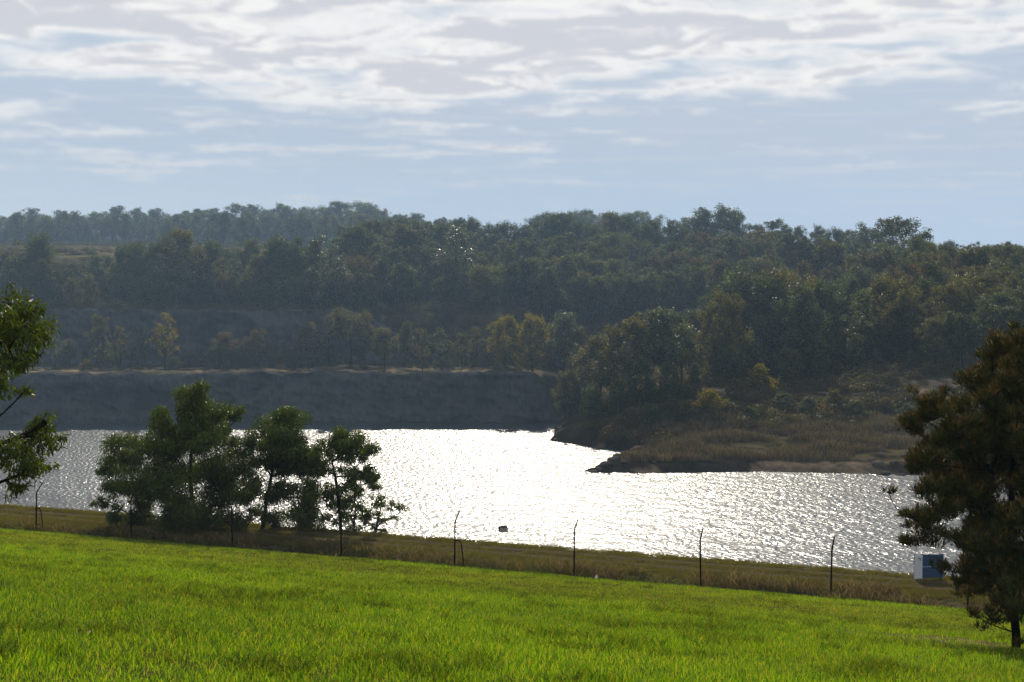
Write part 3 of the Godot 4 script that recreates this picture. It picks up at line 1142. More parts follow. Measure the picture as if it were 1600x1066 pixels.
	plant([
		[38.66, 300.66, 19.82, 0, 1, 0.81],
		[38.43, 288.21, 16.97, 0, 1, 0.79],
		[40.31, 286.4, 16.99, 0, 0, 0.77],
		[45.16, 289, 16.5, 1, 0, 0.76],
		[46.73, 291.11, 17.91, 4, 2, 0.78],
		[51.24, 303.2, 20.32, 4, 0, 0.86],
		[51.74, 288.02, 15.71, 1, 1, 0.94],
		[55.54, 298.22, 17.14, 1, 0, 0.94],
		[59.82, 298.15, 17.57, 0, 2, 0.88],
		[58.27, 289.07, 15.17, 0, 0, 0.79],
		[64.69, 297.73, 19.03, 0, 1, 0.91],
		[65.41, 292.08, 17.28, 0, 2, 0.87],
		[69.85, 298.93, 19.32, 0, 2, 0.84],
		[69.31, 291.2, 15.03, 0, 2, 0.88],
		[74.02, 300.45, 18.71, 1, 2, 0.86],
		[73.78, 283.66, 15.05, 0, 0, 0.82],
		[74.77, 284.7, 14.22, 0, 0, 0.92],
		[82.02, 298.08, 18.1, 0, 0, 0.96],
		[84.33, 295.07, 18.33, 0, 0, 0.97],
		[84.09, 289.03, 14.75, 4, 2, 0.99],
		[88.46, 295.26, 16.84, 4, 1, 0.97],
		[87.87, 282.72, 15.98, 0, 0, 0.94],
		[93.83, 293.8, 16.78, 4, 0, 0.8],
		[92.5, 282.89, 14.91, 4, 0, 0.89],
		[102.87, 303.41, 20.13, 0, 0, 0.76],
		[101.47, 294.14, 16.94, 0, 1, 0.83],
	], "gum_tree", "low in the right-hand wood, front row", "trees low in the right-hand wood")
	plant([
		[42.61, 326.76, 25.42, 0, 0, 0.93],
		[44.37, 329.78, 22.88, 0, 2, 0.92],
		[45, 316.53, 20.42, 4, 0, 0.96],
		[49.38, 318.57, 22.12, 0, 2, 0.8],
		[49.95, 308.63, 20, 4, 2, 0.8],
		[56.94, 327.43, 24.63, 1, 2, 0.88],
		[56.53, 314.04, 22.96, 0, 1, 0.95],
		[59.18, 320.42, 23.66, 0, 0, 0.79],
		[61.15, 312.54, 22.52, 0, 0, 0.86],
		[66.91, 330.72, 25.29, 1, 2, 0.76],
		[67.81, 314.46, 22.91, 4, 0, 0.98],
		[71.01, 314.52, 21.54, 0, 0, 0.83],
		[75.74, 332.64, 24.97, 1, 1, 1],
		[80.21, 329.31, 22.65, 4, 0, 0.89],
		[77.51, 317.1, 19.73, 1, 0, 0.76],
		[79.65, 310.41, 19.76, 0, 0, 0.92],
		[84.1, 321.58, 22.78, 0, 1, 0.8],
		[89.37, 320.88, 21.33, 1, 0, 0.85],
		[92.68, 325.05, 23.95, 1, 0, 0.96],
		[91.84, 318.53, 22.67, 4, 0, 0.96],
		[96.66, 318.42, 20.24, 1, 0, 0.84],
		[96.88, 314.19, 19.94, 4, 1, 0.82],
		[103.05, 327.46, 23.66, 4, 2, 0.76],
		[106.17, 328.29, 22.97, 0, 0, 0.83],
		[110.63, 329.64, 26.45, 0, 2, 0.87],
		[112.87, 325.46, 21.6, 0, 0, 0.8],
	], "gum_tree", "low in the right-hand wood, back row", "trees low in the right-hand wood")
	plant([
		[10.58, 288, 11.38, 1, 1, 0.8],
		[12.7, 290, 16.47, 4, 0, 1],
		[13.99, 268, 9.87, 1, 0, 0.9],
		[16.23, 282, 18.25, 0, 1, 1],
		[18.54, 278, 19.81, 4, 1, 1.1],
		[18.44, 266, 11.14, 1, 0, 0.8],
		[21.28, 276, 21.96, 0, 1, 1.1],
		[22.37, 268, 15.25, 1, 0, 0.75],
		[24.74, 280, 22.77, 4, 1, 1.2],
		[28.03, 278, 23.75, 0, 2, 1.2],
		[27.31, 266, 14.25, 1, 0, 0.75],
		[31.49, 284, 21.01, 0, 1, 0.9],
		[31.99, 268, 13.69, 0, 0, 0.9],
	], "gum_tree", "on the rocky end of the point", "trees on the end of the point")
	plant([
		[20.1, 260, 6.77, 5, 3, 1],
		[23.72, 258, 7.6, 5, 0, 1.1],
		[29.54, 258, 8.25, 5, 1, 1],
		[33.41, 258, 10.19, 5, 4, 1.05],
		[39.17, 268, 11.22, 5, 1, 0.9],
		[39.59, 256, 7.34, 5, 0, 1.1],
		[44.28, 272, 13.78, 5, 4, 0.8],
		[46.41, 262, 9.23, 5, 0, 1.2],
		[50.19, 260, 8.51, 5, 0, 1.2],
		[55.27, 262, 9.67, 5, 1, 1],
		[58.22, 258, 8.03, 5, 0, 1.2],
		[64.15, 262, 8.35, 5, 1, 1],
		[66.85, 258, 7.81, 5, 0, 1.1],
		[72.01, 262, 9.89, 5, 1, 1],
	], "bush", "at the foot of the wood behind the reeds", "bushes at the foot of the wood")

func boulder_mesh(seed_: int) -> ArrayMesh:
	var s := Shape.new()
	var f := FastNoiseLite.new()
	f.seed = seed_
	f.frequency = 0.9
	f.noise_type = FastNoiseLite.TYPE_CELLULAR
	f.cellular_return_type = FastNoiseLite.RETURN_CELL_VALUE
	var rows := 9
	var cols := 14
	for j in rows + 1:
		var a := PI * j / rows
		for i in cols:
			var b := TAU * i / cols
			var p := Vector3(sin(a) * cos(b), cos(a), sin(a) * sin(b))
			var k := 0.82 + 0.16 * f.get_noise_3dv(p * 1.1) + 0.05 * sin(p.x * 7.0 + seed_) * cos(p.z * 6.0)
			var q := p * k
			q.y = clampf(q.y, -0.55, 0.62)
			s.vert(q, p)
	for j in rows:
		for i in cols:
			var i2 := (i + 1) % cols
			s.tri(j * cols + i, j * cols + i2, (j + 1) * cols + i)
			s.tri(j * cols + i2, (j + 1) * cols + i2, (j + 1) * cols + i)
	s.smooth()
	return s.mesh(mats.boulder)

func tuft(blades: int, radius: float, h0: float, h1: float, width: float, spread: float, cols: Array, seed_: int, mat: Material, bend := 0.35) -> ArrayMesh:
	var s := Shape.new()
	var g := RandomNumberGenerator.new()
	g.seed = seed_
	for k in blades:
		var a := g.randf() * TAU
		var r := sqrt(g.randf()) * radius
		var p := Vector3(cos(a) * r, -0.02, sin(a) * r)
		var h := g.randf_range(h0, h1)
		var out := Vector3(g.randfn(), 0, g.randfn()) * spread
		var mid := p + Vector3(out.x * 0.4, h * 0.6, out.z * 0.4) * Vector3(h, 1, h)
		var tip := p + Vector3(out.x * h * (1.0 + bend), h * g.randf_range(0.85, 1.0), out.z * h * (1.0 + bend))
		var w := g.randf() * PI
		var sd := Vector3(cos(w), 0, sin(w)) * width * 0.5
		var n := Vector3(-sin(w), 0.35, cos(w)).normalized()
		var c: Color = cols[g.randi() % cols.size()]
		var v := g.randf_range(0.75, 1.25)
		c = Color(c.r * v, c.g * v, c.b * v)
		var i := s.vert(p - sd, n, c)
		s.vert(p + sd, n, c)
		s.vert(mid - sd * 0.85, n, c)
		s.vert(mid + sd * 0.85, n, c)
		s.vert(tip, n, c)
		s.tri(i, i + 2, i + 1)
		s.tri(i + 1, i + 2, i + 3)
		s.tri(i + 2, i + 4, i + 3)
	return s.mesh(mat)

# the smoky morning air that hangs over the left of the quarry and the far ridge
func build_haze() -> void:
	var f := FogVolume.new()
	f.name = "haze"
	f.shape = RenderingServer.FOG_VOLUME_SHAPE_ELLIPSOID
	f.size = Vector3(560, 120, 580)
	f.position = Vector3(-160, 22, -465)
	var m := FogMaterial.new()
	m.resource_name = "valley haze"
	m.density = 0.00042
	m.albedo = lin(0.45, 0.68, 0.95)
	f.material = m
	add_child(f)
	tag(f, "thin blue haze hanging over the quarry and the far ridge", "haze", "", "stuff")

func build_point() -> void:
	# dry reeds and grass on the flat of the point
	var reed := tuft(34, 0.7, 0.5, 1.3, 0.05, 0.22, [Color(0.14, 0.105, 0.07), Color(0.10, 0.08, 0.055), Color(0.20, 0.165, 0.105), Color(0.075, 0.07, 0.035)], 5, mats.dry)
	var where: Array[Transform3D] = []
	var cols := PackedColorArray()
	var g := RandomNumberGenerator.new()
	g.seed = 61
	for k in 9000:
		var x := g.randf_range(17.0, 92.0)
		var d := g.randf_range(226.0, 264.0)
		var h := point_height(x, d)
		var n := rough_noise.get_noise_2d(x * 1.4, d * 2.2 + 40.0)
		if h < 1.3 or h > 5.2 or n < -0.12 + 0.3 * ss(60.0, 75.0, x):
			continue
		var s := g.randf_range(0.6, 1.15) * (1.0 + n)
		where.append(Transform3D(Basis(Vector3.UP, g.randf() * TAU).scaled(Vector3(s * 1.2, s, s * 1.2)), on_far(x, d, 0.05)))
		var k2 := g.randf_range(0.7, 1.2)
		cols.append(Color(k2, k2 * g.randf_range(0.9, 1.1), k2))
	tag(many("dry_reeds", reed, where, cols, self), "brown dry reeds and grass on the flat of the point", "reeds")
	# scrub under the trees of the far side
	var low := Shape.new()
	var gb := RandomNumberGenerator.new()
	gb.seed = 90
	leaf_scale = 0.6
	for k in 520:
		var u := Vector3(gb.randfn(), absf(gb.randfn()) * 0.6, gb.randfn()).normalized()
		gum_leaf_far(low, u * pow(gb.randf(), 0.5) * Vector3(1.1, 1.3, 1.1), u, gb)
	var scrub := low.mesh(mats.crowns[1])
	where = []
	cols = PackedColorArray()
	for k in 17000:
		var t := g.randf_range(-0.36, 0.36)
		var d := g.randf_range(232.0, 430.0)
		var x := t * d
		var y := far_ground(x, d)
		if y < (1.0 if x < 26.0 and d > 246.0 else 3.6):
			continue
		var n := rough_noise.get_noise_2d(x * 1.2 + 500.0, d * 1.2)
		var ledge := x < 14.0 and (d < 329.0)
		if ledge and (d < 303.6 or g.randf() > 0.35):
			continue
		if x < -55.0 and d > 372.0 and n < 0.25:
			continue
		if x > 30.0 and d > 266.0 and d < 292.0 and n > 0.0:
			continue
		if g.randf() > 0.7 + n:
			continue
		var s := g.randf_range(0.5, 1.5) * ((0.35 if d < 308.0 else 0.7) if ledge else 1.3)
		where.append(Transform3D(Basis(Vector3.UP, g.randf() * TAU).scaled(Vector3(s, s * g.randf_range(0.6, 1.1), s)), Vector3(x, y - 0.1, -d)))
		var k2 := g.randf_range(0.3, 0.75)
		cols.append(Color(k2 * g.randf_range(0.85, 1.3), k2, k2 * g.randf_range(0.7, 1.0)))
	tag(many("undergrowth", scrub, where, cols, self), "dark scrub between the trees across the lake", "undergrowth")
	# stones of the point and the ledge
	var stones: Array[ArrayMesh] = []
	for k in 4:
		stones.append(boulder_mesh(11 + k))
	var spots := [
		[10.94, 223.25, 0.8, "brown stone at the rocky tip of the point", "stones at the tip of the point"],
		[11.89, 225.39, 1.3, "brown stone at the rocky tip of the point", "stones at the tip of the point"],
		[12.88, 226.11, 1.1, "brown stone at the rocky tip of the point", "stones at the tip of the point"],
		[13.87, 226.84, 1.3, "brown stone at the rocky tip of the point", "stones at the tip of the point"],
		[15.56, 235.15, 2, "brown stone at the rocky tip of the point", "stones at the tip of the point"],
		[16.45, 236.73, 1.8, "brown stone at the rocky tip of the point", "stones at the tip of the point"],
		[17.92, 243.25, 1.5, "brown stone at the rocky tip of the point", "stones at the tip of the point"],
		[14.21, 223.25, 0.7, "brown stone at the rocky tip of the point", "stones at the tip of the point"],
		[16.68, 227.57, 1.2, "brown stone at the rocky tip of the point", "stones at the tip of the point"],
		[17.86, 230.54, 1.4, "brown stone at the rocky tip of the point", "stones at the tip of the point"],
		[18.8, 229.05, 1.1, "brown stone at the rocky tip of the point", "stones at the tip of the point"],
		[19.69, 228.31, 1, "brown stone at the rocky tip of the point", "stones at the tip of the point"],
		[20.69, 229.79, 1, "brown stone at the rocky tip of the point", "stones at the tip of the point"],
		[17.69, 224.67, 0.7, "brown stone at the rocky tip of the point", "stones at the tip of the point"],
		[21.16, 227.57, 0.8, "brown stone at the rocky tip of the point", "stones at the tip of the point"],
		[18.01, 250.14, 0.7, "brown stone at the rocky tip of the point", "stones at the tip of the point"],
		[14.55, 248.38, 0.6, "brown stone at the rocky tip of the point", "stones at the tip of the point"],
		[7.57, 266.16, 0.9, "dark stone under the steep end of the point", "stones under the steep end of the point"],
		[8.64, 275.49, 1.2, "dark stone under the steep end of the point", "stones under the steep end of the point"],
		[9.18, 261.24, 1, "dark stone under the steep end of the point", "stones under the steep end of the point"],
		[8.63, 286.66, 1, "dark stone under the steep end of the point", "stones under the steep end of the point"],
		[9.75, 291.38, 0.9, "dark stone under the steep end of the point", "stones under the steep end of the point"],
		[10.7, 255.57, 0.8, "dark stone under the steep end of the point", "stones under the steep end of the point"],
		[13.66, 251.03, 0.8, "dark stone under the steep end of the point", "stones under the steep end of the point"],
		[53.69, 228.15, 1.5, "grey stone in the rubble beside the sandy shore", "stones beside the sandy shore"],
		[53.94, 225.19, 1.8, "grey stone in the rubble beside the sandy shore", "stones beside the sandy shore"],
		[54.54, 223.02, 1.6, "grey stone in the rubble beside the sandy shore", "stones beside the sandy shore"],
		[56.57, 226.66, 1.5, "grey stone in the rubble beside the sandy shore", "stones beside the sandy shore"],
		[56.42, 222.3, 1.3, "grey stone in the rubble beside the sandy shore", "stones beside the sandy shore"],
		[58.28, 225.19, 1.6, "grey stone in the rubble beside the sandy shore", "stones beside the sandy shore"],
		[49.95, 220.89, 0.7, "grey stone in the rubble beside the sandy shore", "stones beside the sandy shore"],
		[50.9, 220.19, 0.8, "grey stone in the rubble beside the sandy shore", "stones beside the sandy shore"],
		[54.24, 219.49, 0.9, "grey stone in the rubble beside the sandy shore", "stones beside the sandy shore"],
		[59.24, 231.19, 1.2, "grey stone in the rubble beside the sandy shore", "stones beside the sandy shore"],
		[59.8, 228.15, 1.4, "grey stone in the rubble beside the sandy shore", "stones beside the sandy shore"],
		[55.75, 231.19, 1.1, "grey stone in the rubble beside the sandy shore", "stones beside the sandy shore"],
		[-80.96, 306, 0.8, "fallen rock lying on the low quarry ledge", "rocks on the low quarry ledge"],
		[-79.82, 308, 1.1, "fallen rock lying on the low quarry ledge", "rocks on the low quarry ledge"],
		[-78.54, 309, 1, "fallen rock lying on the low quarry ledge", "rocks on the low quarry ledge"],
		[-80.34, 312, 1.2, "fallen rock lying on the low quarry ledge", "rocks on the low quarry ledge"],
		[-76.21, 322, 1.6, "fallen rock lying on the low quarry ledge", "rocks on the low quarry ledge"],
		[-74.79, 324, 1.7, "fallen rock lying on the low quarry ledge", "rocks on the low quarry ledge"],
		[-72.94, 323, 1.5, "fallen rock lying on the low quarry ledge", "rocks on the low quarry ledge"],
		[-71.77, 325, 1.8, "fallen rock lying on the low quarry ledge", "rocks on the low quarry ledge"],
		[-69.1, 322, 1.4, "fallen rock lying on the low quarry ledge", "rocks on the low quarry ledge"],
		[-77.86, 325, 1.3, "fallen rock lying on the low quarry ledge", "rocks on the low quarry ledge"],
		[-74.67, 320, 1.1, "fallen rock lying on the low quarry ledge", "rocks on the low quarry ledge"],
		[-28.58, 343, 0.7, "pale rock in the row along the upper ledge", "pale rocks along the upper ledge"],
		[-27.4, 342.5, 0.9, "pale rock in the row along the upper ledge", "pale rocks along the upper ledge"],
		[-26.15, 343, 0.8, "pale rock in the row along the upper ledge", "pale rocks along the upper ledge"],
		[-24.83, 342.5, 0.8, "pale rock in the row along the upper ledge", "pale rocks along the upper ledge"],
		[-23.72, 343, 1, "pale rock in the row along the upper ledge", "pale rocks along the upper ledge"],
		[-22.41, 342.5, 0.8, "pale rock in the row along the upper ledge", "pale rocks along the upper ledge"],
		[-21.29, 343, 0.7, "pale rock in the row along the upper ledge", "pale rocks along the upper ledge"],
	]
	for r in spots:
		var o: MeshInstance3D = part("boulder", stones[rng.randi() % 4], self)
		o.position = Vector3(r[0], maxf(far_ground(r[0], r[1]), -0.2) + r[2] * 0.1, -r[1])
		o.rotation = Vector3(rng.randf_range(-0.3, 0.3), rng.randf() * TAU, rng.randf_range(-0.3, 0.3))
		o.scale = Vector3(rng.randf_range(0.9, 1.5), rng.randf_range(0.6, 1.0), 1.0) * r[2] * 0.5
		tag(o, r[3], "boulder", r[4])

func near_tree(called: String, at: Vector3, base: Array, blobs: Array, per: float, scale_: float, tip: float, seed_: int, bark: Material, mat: Material, fn: Callable, label: String, most := 1e9) -> Node3D:
	var g := RandomNumberGenerator.new()
	g.seed = seed_
	leaf_scale = scale_
	var o := thing(called, at)
	var m := grow(1.1, blobs, base, base[base.size() - 1], tip, fn, per, bark, mat, g, 7, most)
	part("trunk", m[0], o)
	part("crown", m[1], o)
	tag(o, label, "tree")
	return o

func build_near_trees() -> void:
	near_tree("gum_tree", Vector3(-15.74, 16.1, -75), [Vector3(0, -0.35, 0), Vector3(0.01, 0.54, -0.09), Vector3(0.05, 1.96, 0.01), Vector3(-0.03, 3.55, 0.09), Vector3(0.02, 5.12, 0.04), Vector3(0.06, 6.54, -0.09)], [
		[Vector3(0.08, 7.7, 0.42), 0.84], [Vector3(-0.46, 7.01, 0.39), 0.94], [Vector3(0.63, 6.76, -0.78), 0.88], [Vector3(1.7, 7.01, 0.92), 0.75], [Vector3(2.26, 6.76, -0.49), 0.5],
		[Vector3(-1.57, 6.32, -0.41), 0.81], [Vector3(-1.14, 5.44, 0.65), 1.06], [Vector3(0.05, 5.44, -0.44), 1.38], [Vector3(1.31, 5.44, 1.34), 1.25], [Vector3(2.31, 5.12, -0.12), 0.75],
		[Vector3(-2.4, 5.12, -0.38), 0.75], [Vector3(-1.91, 4.02, -1.44), 1.19], [Vector3(-0.75, 3.86, 0.77), 1.5], [Vector3(0.6, 3.7, -0.86), 1.5], [Vector3(1.77, 3.86, -0.13), 1.12],
		[Vector3(2.49, 4.33, 0.53), 0.62], [Vector3(-1.55, 2.6, -0.1), 1.25], [Vector3(-0.13, 2.28, 1.36), 1.38], [Vector3(1.12, 2.28, -0.32), 1.25], [Vector3(2.16, 2.76, -0.43), 0.81],
		[Vector3(2.7, 3.23, -1.19), 0.44], [Vector3(1, 6.07, -1.41), 0.69], [Vector3(-0.41, 6.13, -1.15), 0.75], [Vector3(-2.94, 4.65, 0.22), 0.56], [Vector3(-1.15, 4.65, -1.15), 0.94],
		[Vector3(2.81, 5.44, -0), 0.44], [Vector3(2.93, 4.33, -1.05), 0.38], [Vector3(-0.93, 1.27, 0.88), 0.88], [Vector3(0.39, 1.27, -1.39), 1], [Vector3(1.43, 1.49, 0.83), 0.81],
	], 700, 1.3, 0.017, 501, mats.dark_bark, mats.near_leaves, gum_leaf_near, "tallest gum of the clump beyond the fence, a full cone of dark leaves", 1e9)
	near_tree("gum_tree", Vector3(-18.25, 16.04, -76), [Vector3(0, -0.35, 0), Vector3(-0.06, 0.42, 0.1), Vector3(-0.17, 1.54, 0.09), Vector3(-0.48, 2.82, 0.07), Vector3(-0.78, 3.94, 0.08)], [
		[Vector3(-1.08, 5.38, 0.01), 0.76], [Vector3(-1.73, 4.36, -0.66), 0.7], [Vector3(-2.18, 3.94, -0.3), 0.44], [Vector3(-0.68, 4.36, 0.61), 0.76], [Vector3(-1.33, 3.3, 0.4), 0.76],
		[Vector3(-0.48, 2.98, -0.66), 0.82], [Vector3(-1.88, 2.5, 0.77), 0.44], [Vector3(-1.51, 1.93, 0.72), 0.63], [Vector3(-0.71, 1.7, -0.92), 0.89], [Vector3(0.01, 1.22, 0.29), 0.76],
		[Vector3(-0.88, 0.9, -0.24), 0.57],
	], 700, 1.3, 0.016, 502, mats.dark_bark, mats.near_leaves, gum_leaf_near, "bushy gum leaning out at the left edge of the clump beyond the fence", 1e9)
	near_tree("gum_tree", Vector3(-12.35, 15.78, -75), [Vector3(0, -0.35, 0), Vector3(0.04, 0.7, 0.01), Vector3(0.11, 1.81, -0.11), Vector3(0.34, 2.91, 0.12), Vector3(0.53, 4.02, 0.03), Vector3(0.79, 5.13, 0.08)], [
		[Vector3(0.93, 6.7, -0.72), 0.92], [Vector3(1.31, 6.95, -0.32), 0.61], [Vector3(0.42, 6.07, -0.68), 0.84], [Vector3(1.43, 6.01, -0.42), 0.99], [Vector3(0.67, 5.28, 0.87), 0.92],
		[Vector3(1.74, 5.19, -1.06), 1.07], [Vector3(2.3, 5.44, 0.63), 0.76], [Vector3(0.23, 4.81, 0.44), 0.61], [Vector3(1.29, 4.34, -1.04), 1.07], [Vector3(2.11, 4.24, -1.02), 0.99],
		[Vector3(2.67, 4.49, 0.13), 0.61], [Vector3(-0.07, 3.55, 0.88), 0.61], [Vector3(0.72, 3.23, -0.18), 0.69], [Vector3(1.97, 3.07, 0.5), 0.92], [Vector3(2.6, 3.39, 0.73), 0.69],
		[Vector3(-0.3, 2.28, 1.08), 0.57], [Vector3(0.65, 2.12, 0.31), 0.53], [Vector3(1.59, 2.03, -0.28), 0.84], [Vector3(2.41, 2.22, 0.56), 0.84], [Vector3(1.96, 1.27, 0.21), 0.61],
		[Vector3(1.02, 1.08, -0.06), 0.46], [Vector3(1.05, 5.76, 0.74), 0.75], [Vector3(1.2, 5.13, -0.17), 0.81], [Vector3(2.24, 4.97, 0.32), 0.62], [Vector3(1.03, 3.71, 0.47), 0.5],
	], 760, 1.3, 0.016, 503, mats.dark_bark, mats.near_leaves, gum_leaf_near, "slender dark gum with a forked bare trunk, second tallest of the clump", 1e9)
	near_tree("gum_tree", Vector3(-8.47, 15.59, -75), [Vector3(0, -0.35, 0), Vector3(0.04, 0.73, -0.02), Vector3(0.04, 1.84, -0.02), Vector3(-0.05, 3.11, 0.11), Vector3(-0.2, 4.21, -0.01), Vector3(-0.38, 4.94, -0.09)], [
		[Vector3(0.32, 6.2, -0.07), 0.75], [Vector3(-0.31, 5.95, 0.13), 0.6], [Vector3(0.82, 5.95, 0.55), 0.67], [Vector3(-0.69, 5.47, 0.45), 0.6], [Vector3(0.06, 5.25, -0.56), 0.6],
		[Vector3(1.25, 5.25, -0.63), 0.67], [Vector3(1.5, 4.68, 0.44), 0.6], [Vector3(1, 4.43, 0.34), 0.67], [Vector3(-0.57, 4.53, 0.21), 0.53], [Vector3(0.46, 3.9, 0.86), 0.53],
		[Vector3(1.4, 3.9, 0.08), 0.49], [Vector3(-0.33, 3.48, -0.36), 0.56], [Vector3(-0.96, 3.26, -0.31), 0.49], [Vector3(-0.02, 2.63, -0.84), 0.56], [Vector3(-0.81, 2.31, 0.55), 0.53],
		[Vector3(0.46, 2.95, -0.17), 0.6], [Vector3(0.47, 5.47, 0.03), 0.56], [Vector3(-0.16, 5.63, -0.64), 0.5], [Vector3(1.56, 4.21, 0.76), 0.31],
	], 620, 1.3, 0.015, 504, mats.dark_bark, mats.near_leaves, gum_leaf_near, "open wispy gum with a thin straight stem beside the darker forked one", 1e9)
	near_tree("gum_tree", Vector3(-7.87, 15.54, -75.6), [Vector3(0, -0.35, 0), Vector3(0, 0.67, 0.08), Vector3(0.04, 1.47, -0.05), Vector3(0.08, 2.43, -0.11), Vector3(0.08, 3.38, -0.11)], [
		[Vector3(0.14, 3.32, -0.42), 0.38], [Vector3(0.43, 2.75, 0.41), 0.41], [Vector3(-0.12, 2.17, -0.26), 0.44], [Vector3(0.45, 2.05, 0.24), 0.44], [Vector3(0.13, 1.53, -0.25), 0.41],
		[Vector3(0.74, 2.43, 0.35), 0.31], [Vector3(0.02, 4.02, 0.17), 0.31],
	], 480, 1.25, 0.014, 505, mats.dark_bark, mats.near_leaves, gum_leaf_near, "short thin gum sapling close against the open wispy gum", 1e9)
	near_tree("gum_tree", Vector3(-6.87, 15.83, -75.4), [Vector3(0, -0.35, 0), Vector3(0.03, 0.57, -0.01), Vector3(0.16, 1.37, 0.01), Vector3(0.29, 2.01, -0.08), Vector3(0.42, 2.48, 0.06)], [
		[Vector3(0.55, 2.96, 0.31), 0.41], [Vector3(0.3, 2.48, -0.01), 0.35], [Vector3(0.93, 2.48, -0.14), 0.31], [Vector3(1.4, 2.39, -0.1), 0.31], [Vector3(0.1, 1.98, -0.28), 0.35],
		[Vector3(0.67, 1.78, -0.32), 0.35], [Vector3(1.18, 1.91, 0.03), 0.19], [Vector3(1.55, 0.96, 0.24), 0.22], [Vector3(0.48, 1.28, 0.35), 0.28], [Vector3(-0.09, 1.47, -0.09), 0.28],
		[Vector3(0.86, 0.96, 0.55), 0.19],
	], 420, 1.25, 0.014, 506, mats.dark_bark, mats.near_leaves, gum_leaf_near, "small sparse gum at the right end of the clump beyond the fence", 1e9)
	near_tree("gum_tree", Vector3(-10.62, 22.81, -28.5), [Vector3(0, -0.35, 0), Vector3(0.01, 1.45, 0.04), Vector3(0.06, 2.66, -0.04), Vector3(0.13, 3.86, -0.08), Vector3(0.19, 5.05, 0.11), Vector3(0.26, 6.01, 0.12)], [
		[Vector3(1.34, 6.51, -0.04), 0.47], [Vector3(1.65, 6.36, 0.26), 0.4], [Vector3(1.83, 6.15, 0.98), 0.31], [Vector3(1.85, 5.83, -0.03), 0.31], [Vector3(1.53, 6.01, -0.57), 0.4],
		[Vector3(1.17, 6.01, -0.31), 0.47], [Vector3(1.68, 5.53, 0.96), 0.31], [Vector3(1.32, 5.53, 0.33), 0.4], [Vector3(0.88, 6.24, 0.86), 0.71], [Vector3(0.52, 5.77, -0.29), 0.83],
		[Vector3(0.98, 5.17, 0.44), 0.4], [Vector3(1.27, 5.2, 0.94), 0.25], [Vector3(1.31, 4.87, -0.83), 0.19], [Vector3(1.12, 4.96, 0.68), 0.22], [Vector3(0.29, 6.6, 0.89), 0.83],
		[Vector3(-0.43, 6.24, 1.02), 0.95], [Vector3(-0.21, 5.29, -0.8), 0.83], [Vector3(-0.8, 5.53, -0.68), 0.95], [Vector3(0.38, 4.58, 0.92), 0.47], [Vector3(1.87, 4.29, -0.2), 0.26],
		[Vector3(1.75, 4.05, -0.48), 0.28], [Vector3(1.97, 4.1, 0.34), 0.15], [Vector3(2.11, 4, -0.38), 0.11], [Vector3(1.84, 3.86, -0.3), 0.2], [Vector3(1.38, 3.33, -0.24), 0.31],
		[Vector3(1.66, 4.12, -0.63), 0.31], [Vector3(1.34, 3.98, 0.74), 0.31], [Vector3(1.44, 3.71, 0.41), 0.34], [Vector3(1.18, 3.8, -0.81), 0.34], [Vector3(1.55, 3.5, -0.7), 0.25],
		[Vector3(1.24, 3.38, -1.04), 0.31], [Vector3(1.33, 3.11, -0.13), 0.19], [Vector3(1.99, 4.15, 0.39), 0.11], [Vector3(2.06, 3.95, -0.03), 0.08], [Vector3(1.12, 3.08, -0.67), 0.15],
		[Vector3(0.72, 3.86, 0.23), 0.47], [Vector3(0.12, 3.62, 0.51), 0.59],
	], 620, 1.0, 0.01, 507, mats.bark, mats.near_leaves, gum_leaf_near, "gum reaching into view at the left edge with drooping sunlit leaves", 1e9)
